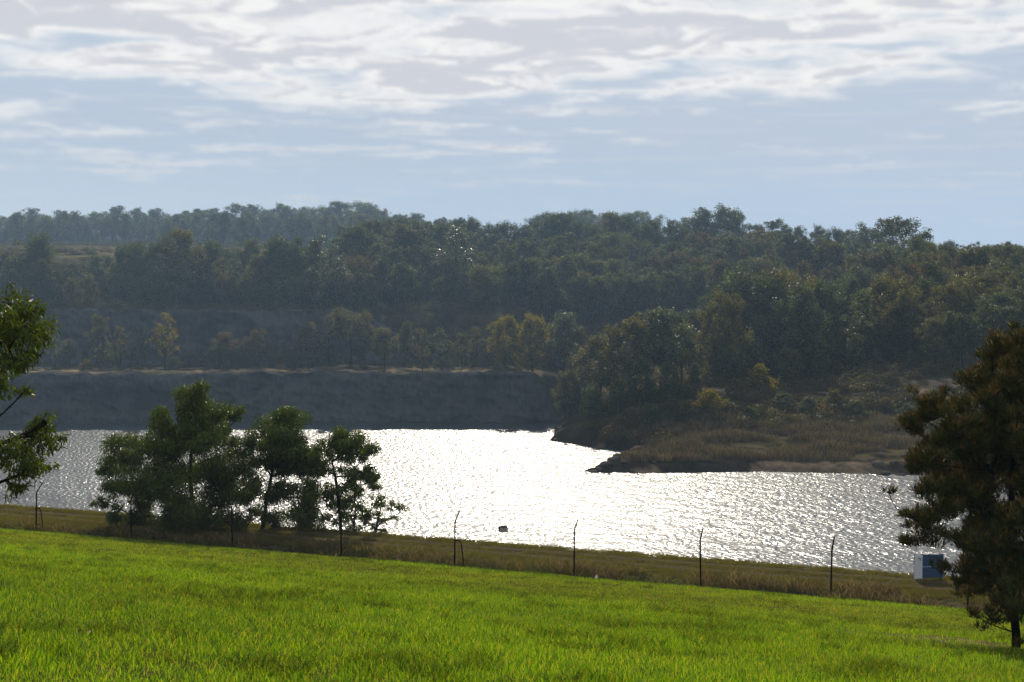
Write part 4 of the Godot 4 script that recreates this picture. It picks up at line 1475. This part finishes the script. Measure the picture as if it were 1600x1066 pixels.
	near_tree("she_oak_tree", Vector3(10.79, 21.8, -32.5), [Vector3(0, -0.35, 0), Vector3(-0.02, 0.41, 0.01), Vector3(-0.04, 0.97, -0.11), Vector3(-0.08, 1.66, 0.07), Vector3(-0.12, 2.48, -0.06), Vector3(-0.16, 3.58, 0.02), Vector3(-0.18, 4.67, 0.02), Vector3(-0.22, 5.76, 0.03)], [
		[Vector3(-0.22, 6.96, 0.13), 0.11], [Vector3(-0.25, 6.77, 0.49), 0.14], [Vector3(-1.07, 5.93, -0.02), 0.11], [Vector3(-1.96, 5.49, -1.2), 0.09], [Vector3(-2, 5.3, -0.4), 0.12],
		[Vector3(-2.45, 3.24, -1.26), 0.11], [Vector3(-2.51, 3.03, 0.41), 0.09], [Vector3(-2.31, 2.87, -0.39), 0.12], [Vector3(-2.24, 4.4, 1.25), 0.12], [Vector3(-0.5, 0.76, 0.19), 0.19],
		[Vector3(-0.67, 0.97, 0.7), 0.12], [Vector3(-0.59, 0.41, -0.46), 0.09], [Vector3(-0.37, 1.11, 0.21), 0.16], [Vector3(-0.25, 0.48, 1.14), 0.14], [Vector3(-2.28, 2.62, -0.38), 0.09],
		[Vector3(-0.76, 2.73, 1.11), 0.41], [Vector3(-0.43, 3.03, 1.36), 0.38], [Vector3(-0.91, 3.03, -0.52), 0.33], [Vector3(-1.17, 2.51, 0.66), 0.33], [Vector3(-0.01, 2.62, -1), 0.41],
		[Vector3(-0.69, 2.1, 1.34), 0.35], [Vector3(-0.96, 1.93, 0.8), 0.3], [Vector3(-1.92, 2.1, -1.45), 0.23], [Vector3(-1.72, 1.9, 0.46), 0.18], [Vector3(-0.28, 2.21, -0.85), 0.38],
		[Vector3(-0.69, 2.32, 0.89), 0.35], [Vector3(0.16, 2.07, 0.16), 0.41], [Vector3(-0.11, 1.77, 0.13), 0.38], [Vector3(-0.52, 1.82, -0.6), 0.33], [Vector3(-0.81, 1.17, -0.7), 0.22],
		[Vector3(-0.29, 0.9, 0.52), 0.24], [Vector3(0.15, 0.83, -1.36), 0.33], [Vector3(-0.69, 0.66, -0.57), 0.15], [Vector3(0.35, 1.24, 0.03), 0.41], [Vector3(-1.12, 1.55, 1.11), 0.2],
		[Vector3(-0.2, 1.31, -1.26), 0.33], [Vector3(-0.57, 1.38, -1.23), 0.22], [Vector3(-0.48, 6.31, -0.46), 0.12], [Vector3(-0.67, 5.9, 1.18), 0.12], [Vector3(-1.28, 5.46, -1.2), 0.12],
		[Vector3(-0.29, 6.73, 0.84), 0.24], [Vector3(-0.12, 6.82, 1.23), 0.17], [Vector3(0.07, 6.74, 0.21), 0.25], [Vector3(-0.39, 6.57, -0.64), 0.24], [Vector3(-0.2, 6.49, 1.36), 0.24],
		[Vector3(0.02, 6.62, -0.16), 0.27], [Vector3(0.31, 6.47, -1.11), 0.18], [Vector3(-0.45, 6.26, 1.16), 0.21], [Vector3(-0.24, 6.43, -0.85), 0.27], [Vector3(0.08, 6.43, -1.22), 0.27],
		[Vector3(0.39, 6.37, -0.22), 0.28], [Vector3(-0.52, 6.1, 0.62), 0.24], [Vector3(-0.2, 6.07, 1.18), 0.25], [Vector3(0.12, 6.21, -0.94), 0.23], [Vector3(0.26, 6.06, -0.35), 0.29],
		[Vector3(-0.72, 5.89, 1.47), 0.26], [Vector3(-0.54, 5.78, -0.52), 0.31], [Vector3(-0.25, 5.97, -1.39), 0.31], [Vector3(-0.01, 5.83, 1.21), 0.34], [Vector3(0.34, 5.83, 0.15), 0.27],
		[Vector3(0.61, 5.82, 0.61), 0.31], [Vector3(-0.97, 5.5, 0.72), 0.29], [Vector3(-0.69, 5.7, -1.2), 0.33], [Vector3(-0.24, 5.57, -0.02), 0.32], [Vector3(0.03, 5.61, -1.31), 0.33],
		[Vector3(0.37, 5.65, 0.44), 0.39], [Vector3(0.74, 5.6, 1.38), 0.34], [Vector3(-1.53, 5.17, -0.42), 0.4], [Vector3(-1.08, 5.19, 0.2), 0.31], [Vector3(-0.67, 5.4, 0.15), 0.32],
		[Vector3(-0.39, 5.16, 1.13), 0.32], [Vector3(0.06, 5.28, -0.4), 0.33], [Vector3(0.4, 5.17, -0.81), 0.29], [Vector3(0.92, 5.23, -0.63), 0.4], [Vector3(1.29, 5.22, 0.37), 0.38],
		[Vector3(1.52, 5.23, -0.28), 0.39], [Vector3(-1.83, 4.94, -0.9), 0.34], [Vector3(-1.49, 5.1, 1.07), 0.32], [Vector3(-1.01, 4.91, 0.69), 0.36], [Vector3(-0.54, 4.91, 0.29), 0.42],
		[Vector3(-0.24, 4.93, -1.04), 0.36], [Vector3(0.31, 5.1, 0.77), 0.44], [Vector3(0.5, 5.08, 0.51), 0.4], [Vector3(1.17, 5.06, -1.32), 0.38], [Vector3(1.63, 4.85, -1.02), 0.34],
		[Vector3(1.85, 5.03, -1.05), 0.37], [Vector3(-1.87, 4.7, -1.41), 0.36], [Vector3(-1.37, 4.6, -0.17), 0.47], [Vector3(-0.9, 4.59, -1.27), 0.39], [Vector3(-0.48, 4.66, 1.37), 0.36],
		[Vector3(-0.07, 4.55, -0.23), 0.36], [Vector3(0.26, 4.61, -0.65), 0.33], [Vector3(0.86, 4.61, -0.66), 0.33], [Vector3(1.19, 4.7, 0.3), 0.44], [Vector3(1.66, 4.52, 0.73), 0.49],
		[Vector3(2.13, 4.75, -0.59), 0.43], [Vector3(-1.88, 4.12, -0.03), 0.39], [Vector3(-1.34, 4.31, -1.47), 0.47], [Vector3(-0.89, 4.34, -0.23), 0.4], [Vector3(-0.65, 4.07, -1.28), 0.42],
		[Vector3(-0.05, 4.35, -1.17), 0.33], [Vector3(0.34, 4.09, 0.31), 0.42], [Vector3(0.78, 4.29, -1.1), 0.49], [Vector3(1.16, 4.36, -1.35), 0.33], [Vector3(1.79, 4.33, 1.44), 0.47],
		[Vector3(-1.85, 3.79, -1.27), 0.4], [Vector3(-1.44, 3.67, -0.16), 0.43], [Vector3(-0.83, 3.65, -1.44), 0.42], [Vector3(-0.53, 3.68, -1.25), 0.36], [Vector3(-0.18, 3.9, -0.87), 0.47],
		[Vector3(0.23, 3.81, 0.82), 0.45], [Vector3(0.65, 3.97, 1.07), 0.45], [Vector3(1.04, 3.9, -0.49), 0.36], [Vector3(1.6, 3.84, -0.75), 0.39], [Vector3(1.97, 3.77, -0.88), 0.42],
		[Vector3(-1.85, 3.57, 0.31), 0.46], [Vector3(-1.25, 3.27, -0.2), 0.38], [Vector3(-0.86, 3.39, -0.14), 0.49], [Vector3(-0.33, 3.26, -0.49), 0.41], [Vector3(0.17, 3.37, 0.69), 0.38],
		[Vector3(0.36, 3.56, -0.97), 0.5], [Vector3(1, 3.51, -0.81), 0.48], [Vector3(1.5, 3.43, -1.41), 0.49], [Vector3(1.78, 3.29, 1.38), 0.38], [Vector3(-1.87, 3.06, 0.5), 0.42],
		[Vector3(-1.56, 3.18, 0.4), 0.34], [Vector3(-0.99, 3.19, -1.46), 0.4], [Vector3(-0.45, 2.9, -0.11), 0.39], [Vector3(-0.1, 3.14, 0.95), 0.41], [Vector3(0.47, 2.94, -1.28), 0.42],
		[Vector3(0.85, 2.99, 1.05), 0.37], [Vector3(1.32, 3.05, -1.23), 0.51], [Vector3(1.74, 3.19, -0.58), 0.36], [Vector3(-1.85, 2.66, -0.92), 0.34], [Vector3(-1.43, 2.56, 0.76), 0.35],
		[Vector3(-0.97, 2.55, 1), 0.45], [Vector3(-0.48, 2.68, -1.09), 0.48], [Vector3(-0.18, 2.64, -0.91), 0.38], [Vector3(0.32, 2.73, 1.18), 0.48], [Vector3(0.77, 2.49, -0.51), 0.34],
		[Vector3(1.14, 2.66, -1.29), 0.35], [Vector3(1.68, 2.64, 0.11), 0.5], [Vector3(2.03, 2.58, 1.31), 0.33], [Vector3(-1.5, 2.41, -1.22), 0.39], [Vector3(-0.94, 2.25, 0.93), 0.33],
		[Vector3(-0.63, 2.12, -0.65), 0.33], [Vector3(-0.19, 2.14, 1.44), 0.5], [Vector3(0.27, 2.29, 0.97), 0.48], [Vector3(0.94, 2.39, 0.16), 0.33], [Vector3(1.36, 2.19, 0.19), 0.4],
		[Vector3(-1.06, 1.75, 0.13), 0.38], [Vector3(-0.65, 1.83, 1.15), 0.38], [Vector3(-0.19, 2.01, 0.51), 0.34], [Vector3(0.38, 1.8, 1.31), 0.4], [Vector3(0.88, 1.7, 1.26), 0.4],
		[Vector3(1.36, 1.74, 0.09), 0.45], [Vector3(-0.4, 1.44, 1.38), 0.46], [Vector3(-0.07, 1.61, -0.15), 0.47], [Vector3(0.35, 1.61, -0.42), 0.4],
	], 560, 1.0, 0.006, 508, mats.dark_bark, mats.needles, she_oak_needles, "dark she-oak with feathery brown-tipped sprays at the right edge of the field", 0.16)

func build_fence() -> void:
	var posts := [
		[-28.67, 76.35, 0],
		[-23.09, 73.97, 1],
		[-17.92, 71.77, 0],
		[-12.76, 69.57, 0],
		[-7.55, 67.35, 0],
		[-2.46, 65.18, 1],
		[2.57, 63.04, 0],
		[7.55, 60.91, 0],
		[12.33, 58.88, 0],
		[17.03, 56.87, 0],
		[21.6, 54.92, 0],
	]
	var out := Vector3(FENCE_N.x, 0, -FENCE_N.y)
	var along := Vector3(FENCE_ALONG.x, 0, -FENCE_ALONG.y)
	var o := thing("security_fence", on_near(posts[4][0], posts[4][1], 0.0))
	tag(o, "chain-link fence with cranked steel posts between the green field and the track", "fence")
	var origin := o.position
	var post := Shape.new()
	post.tube(Vector3(0, -0.3, 0), Vector3(0, 1.95, 0), 0.034, 0.034, 10)
	var bend := Vector3(0, 1.95, 0)
	var tip := bend + out * 0.42 + Vector3(0, 0.47, 0)
	var kink := bend + out * 0.05 + Vector3(0, 0.10, 0)
	post.tube(bend, kink, 0.034, 0.032, 10)
	post.tube(kink, tip, 0.032, 0.028, 10, Color.WHITE, true)
	var pm := post.mesh(mats.steel)
	var stay := Shape.new()
	var sp := [Vector3(0, 1.22, 0), along * 0.2 + Vector3(0, 1.22, 0), along * 0.29 + Vector3(0, 1.17, 0), along * 0.33 + Vector3(0, 1.05, 0), along * 0.48 + Vector3(0, -0.2, 0)]
	for k in 4:
		stay.tube(sp[k], sp[k + 1], 0.025, 0.025, 8)
	var sm := stay.mesh(mats.steel)
	for k in posts.size():
		var q := part("fence_post", pm, o)
		q.position = on_near(posts[k][0], posts[k][1], 0.0) - origin
		q.rotation = Vector3(rng.randf_range(-0.025, 0.025), 0, rng.randf_range(-0.025, 0.025))
		if posts[k][2] > 0:
			var b := part("brace_post", sm, o)
			b.position = q.position
	# one bay of chain link, 1.9 m high, and its line wires
	var bay := Shape.new()
	var length := 5.4
	var high := 1.88
	var pitch := 0.075
	var a := -high
	while a < length:
		for s in [1, -1]:
			var x0 := maxf(a, 0.0)
			var x1 := minf(a + high, length)
			if x1 <= x0:
				continue
			var y0 := x0 - a
			var y1 := x1 - a
			var z: float = s * 0.002
			if s > 0:
				bay.tube(Vector3(x0, y0, z), Vector3(x1, y1, z), 0.0017, 0.0017, 3)
			else:
				bay.tube(Vector3(x0, high - y0, z), Vector3(x1, high - y1, z), 0.0017, 0.0017, 3)
		a += pitch
	for y in [0.02, 0.95, high]:
		bay.tube(Vector3(0, y, 0), Vector3(length, y, 0), 0.003, 0.003, 4)
	var bm := bay.mesh(mats.wire)
	for k in posts.size() - 1:
		var p0 := on_near(posts[k][0], posts[k][1], -0.05) - origin
		var p1 := on_near(posts[k + 1][0], posts[k + 1][1], -0.05) - origin
		var q := part("chain_link_netting", bm, o)
		q.set_meta("kind", "stuff")
		var bx := (p1 - p0) / length
		var bz := bx.normalized().cross(Vector3.UP)
		q.transform = Transform3D(Basis(bx, Vector3.UP, bz), p0 - out * 0.04)

func build_small_things() -> void:
	var raft := thing("floating_pontoon", Vector3(-1.03, 0.0, -174.86), 0.25)
	raft.rotation.z = -0.05
	raft.rotation.x = 0.12
	var deck := Shape.new()
	for k in 5:
		deck.box(Transform3D(Basis(), Vector3(-0.4 + 0.2 * k, 0.42, 0)), Vector3(0.094, 0.03, 0.42), 0.008)
	part("deck", deck.mesh(mats.float_top), raft)
	for k in 2:
		var drum := Shape.new()
		drum.box(Transform3D(Basis(), Vector3(-0.26 + 0.52 * k, 0.15, 0)), Vector3(0.22, 0.24, 0.38), 0.07)
		part("float", drum.mesh(mats.float_side), raft)
	tag(raft, "small grey box-like pontoon floating alone on the glittering water", "pontoon")
	var board := thing("notice_board", on_near(17.07, 62.4, 0.0))
	board.rotation.y = 0.05
	var panel := Shape.new()
	panel.box(Transform3D(Basis(), Vector3(-0.44, 0.56, 0)), Vector3(0.172, 0.50, 0.03), 0.006)
	part("white_panel", panel.mesh(mats.white), board)
	var rows := [[0.80, 0.24], [0.30, 0.22]]
	for r in rows:
		var bp := Shape.new()
		bp.box(Transform3D(Basis(), Vector3(0.172, r[0] + 0.02, 0)), Vector3(0.436, r[1], 0.028), 0.006)
		part("blue_panel", bp.mesh(mats.blue), board)
	var seam := Shape.new()
	seam.box(Transform3D(Basis(), Vector3(0.172, 0.56, 0)), Vector3(0.43, 0.018, 0.024))
	part("pale_stripe", seam.mesh(mats.blue_light), board)
	var mark := Shape.new()
	for k in 7:
		var a0 := deg_to_rad(150.0 - k * 30.0)
		var a1 := deg_to_rad(150.0 - (k + 1) * 30.0)
		mark.tube(Vector3(-0.40 + 0.055 * cos(a0), 0.86 + 0.055 * sin(a0), 0.036), Vector3(-0.40 + 0.055 * cos(a1), 0.86 + 0.055 * sin(a1), 0.036), 0.013, 0.013, 5)
	part("mark", mark.mesh(mats.grey_print), board)
	for s in [-0.5, 0.5]:
		var lg := Shape.new()
		lg.tube(Vector3(s, -0.25, -0.06), Vector3(s, 1.0, -0.06), 0.028, 0.028, 8, Color.WHITE, true)
		part("leg", lg.mesh(mats.steel), board)
	tag(board, "blue and white notice board standing beside the gravel track", "sign")
	var bag := Shape.new()
	var gb := RandomNumberGenerator.new()
	gb.seed = 6
	for j in 7:
		for i in 9:
			var a := TAU * i / 8.0
			var b := PI * j / 6.0
			var rr := 0.09 * (0.75 + 0.45 * rock_noise.get_noise_3d(cos(a) * 9.0, b * 9.0, sin(a) * 9.0))
			bag.vert(Vector3(cos(a) * sin(b) * rr, 0.12 + cos(b) * rr * 1.7, sin(a) * sin(b) * rr), Vector3.UP)
	for j in 6:
		for i in 8:
			var k := j * 9 + i
			bag.tri(k, k + 1, k + 9)
			bag.tri(k + 1, k + 10, k + 9)
	bag.smooth()
	var lit := part("plastic_bag", bag.mesh(mats.litter), self)
	lit.position = on_near(3.46, 62.33, 0.0)
	tag(lit, "scrap of white plastic caught in the weeds at the fence", "litter")
	var petals := Shape.new()
	petals.box(Transform3D(Basis(), Vector3.ZERO), Vector3(0.012, 0.010, 0.012), 0.004)
	var flower := petals.mesh(mats.litter)
	var fw: Array[Transform3D] = []
	for p in [[-5.17, 39.29], [-6.02, 41.64], [-6.3, 45.41], [-10.22, 52.89], [-17.81, 56.13], [-17.08, 53.98], [-14.35, 50.11], [-14.19, 51.04], [-12.03, 45.46], [-7.28, 34.23], [-4.9, 17.61], [-2.1, 35.67], [-0.74, 28.49], [2.75, 39.65], [4.07, 44.42], [4.34, 44.86], [9.3, 44.23], [6.65, 24.9], [1.02, 26.97], [-2.14, 20.51], [-13.32, 54.24]]:
		fw.append(Transform3D(Basis(Vector3.UP, rng.randf() * TAU), on_near(p[0], p[1], -0.13)))
	tag(many("white_flowers", flower, fw, PackedColorArray(), self), "small white flower heads dotted through the field grass", "flowers")

func build_grass() -> void:
	var g := RandomNumberGenerator.new()
	g.seed = 17
	var greens := [Color(0.175, 0.285, 0.012), Color(0.235, 0.335, 0.012), Color(0.095, 0.20, 0.012), Color(0.29, 0.36, 0.02), Color(0.175, 0.285, 0.01), Color(0.31, 0.30, 0.055), Color(0.055, 0.13, 0.012), Color(0.045, 0.11, 0.012)]
	var variants := []
	for k in 5:
		variants.append(tuft(120, 0.42, 0.045, 0.125, 0.0105, 0.38, greens, 200 + k, mats.grass))
	var tall := tuft(50, 0.22, 0.10, 0.22, 0.013, 0.5, greens, 230, mats.grass)
	var lists := [[], [], [], [], [], []]
	var tints := [PackedColorArray(), PackedColorArray(), PackedColorArray(), PackedColorArray(), PackedColorArray(), PackedColorArray()]
	var d := 12.5
	while d < 82.0:
		var step := 0.34
		var half := d * 0.345 + 9.0
		var x := -half
		while x < half:
			var px := x + g.randf_range(-0.25, 0.25)
			var pd := d + g.randf_range(-0.25, 0.25)
			x += step
			var q := along_q(px, pd).x
			if q > 59.15 + 0.5 * rough_noise.get_noise_2d(px * 9.0, pd * 9.0):
				continue
			var n := rough_noise.get_noise_2d(px * 5.0 + 40.0, pd * 5.0)
			var n2 := rough_noise.get_noise_2d(px * 1.6, pd * 1.6 + 200.0)
			# grazed, drier band across the lower half of the field
			var thin := ss(36.0, 44.0, q) * ss(57.5, 53.0, q)
			var bare := Vector2(px - 9.3, (pd - 33.6) * 1.5).length() + n * 2.0
			if bare < 2.6 and g.randf() < 0.8:
				continue
			if g.randf() < 0.25 * thin:
				continue
			var s := (1.0 + n * 0.45) * lerpf(1.0, 0.72, thin)
			var h := s * (1.0 + 0.25 * n2)
			var which := g.randi() % 5
			if n > 0.14 and g.randf() < 0.35:
				which = 5
			var b := Basis(Vector3.UP, g.randf() * TAU).scaled(Vector3(1.0, clampf(h, 0.45, 1.7), 1.0))
			lists[which].append(Transform3D(b, on_near(px, pd, 0.0)))
			var v := 1.17 + n2 * 0.3
			var dry := clampf(thin * 0.30 + maxf(0.0, rough_noise.get_noise_2d(px * 3.0 + 900.0, pd * 3.0)) * 0.4, 0.0, 0.6)
			if which == 5:
				v *= 0.5
			tints[which].append(Color(v * (1.0 + dry * 0.35), v * (1.0 - dry * 0.18), v * (1.0 + dry)))
		d += step * clampf(d / 40.0, 0.85, 1.35)
	for k in 6:
		var w: Array[Transform3D] = []
		w.assign(lists[k])
		var o := many("grass", variants[k] if k < 5 else tall, w, tints[k], self)
		tag(o, "bright green backlit grass covering the sloping field" if k < 5 else "taller darker tufts scattered through the field grass", "grass", "field grass")
	# weeds along the fence, dry and green
	var straw := tuft(26, 0.34, 0.3, 0.95, 0.028, 0.3, [Color(0.21, 0.155, 0.09), Color(0.30, 0.24, 0.13), Color(0.11, 0.08, 0.05), Color(0.09, 0.085, 0.03)], 301, mats.dry)
	var weed := tuft(36, 0.36, 0.2, 0.62, 0.034, 0.45, [Color(0.12, 0.15, 0.03), Color(0.18, 0.19, 0.05), Color(0.07, 0.10, 0.02)], 302, mats.grass)
	var short := tuft(80, 0.4, 0.05, 0.16, 0.014, 0.5, [Color(0.12, 0.125, 0.035), Color(0.15, 0.14, 0.05), Color(0.17, 0.135, 0.065)], 303, mats.grass)
	var ws := [[], [], []]
	var wt := [PackedColorArray(), PackedColorArray(), PackedColorArray()]
	for k in 15000:
		var a := g.randf_range(-62.0, 34.0)
		var q := g.randf_range(58.9, 65.2)
		var x := q * FENCE_N.x + a * FENCE_ALONG.x
		var dd := q * FENCE_N.y + a * FENCE_ALONG.y
		var n := rough_noise.get_noise_2d(a * 4.0, q * 6.0)
		var which := 2
		var s := 1.0
		if q < 60.7:
			# brown stalks to the right, greener in the middle, low scrubby growth to the left
			var brown := ss(-10.0, 8.0, a + 14.0 + n * 16.0)
			which = 0 if g.randf() < 0.35 + 0.5 * brown else 1
			s = (0.62 + n * 0.5) * lerpf(0.85, 1.0, brown)
			if n < -0.08:
				continue
		elif (q > 62.2 and q < 63.0) or (q > 63.35 and q < 64.15):
			if g.randf() < 0.8:
				continue
			s = 0.6
		else:
			if g.randf() < 0.3:
				continue
		ws[which].append(Transform3D(Basis(Vector3.UP, g.randf() * TAU).scaled(Vector3(1, maxf(s * g.randf_range(0.75, 1.2), 0.3), 1)), on_near(x, dd, 0.0)))
		var v := g.randf_range(0.75, 1.2)
		wt[which].append(Color(v, v * g.randf_range(0.92, 1.05), v))
	var names := ["dry_weeds", "green_weeds", "bank_grass"]
	var labels := ["brown dry stalks standing along the foot of the fence", "dark green weeds along the foot of the fence", "short rough grass on both sides of the gravel track"]
	for k in 3:
		var w: Array[Transform3D] = []
		w.assign(ws[k])
		tag(many(names[k], [straw, weed, short][k], w, wt[k], self), labels[k], "weeds" if k < 2 else "grass")
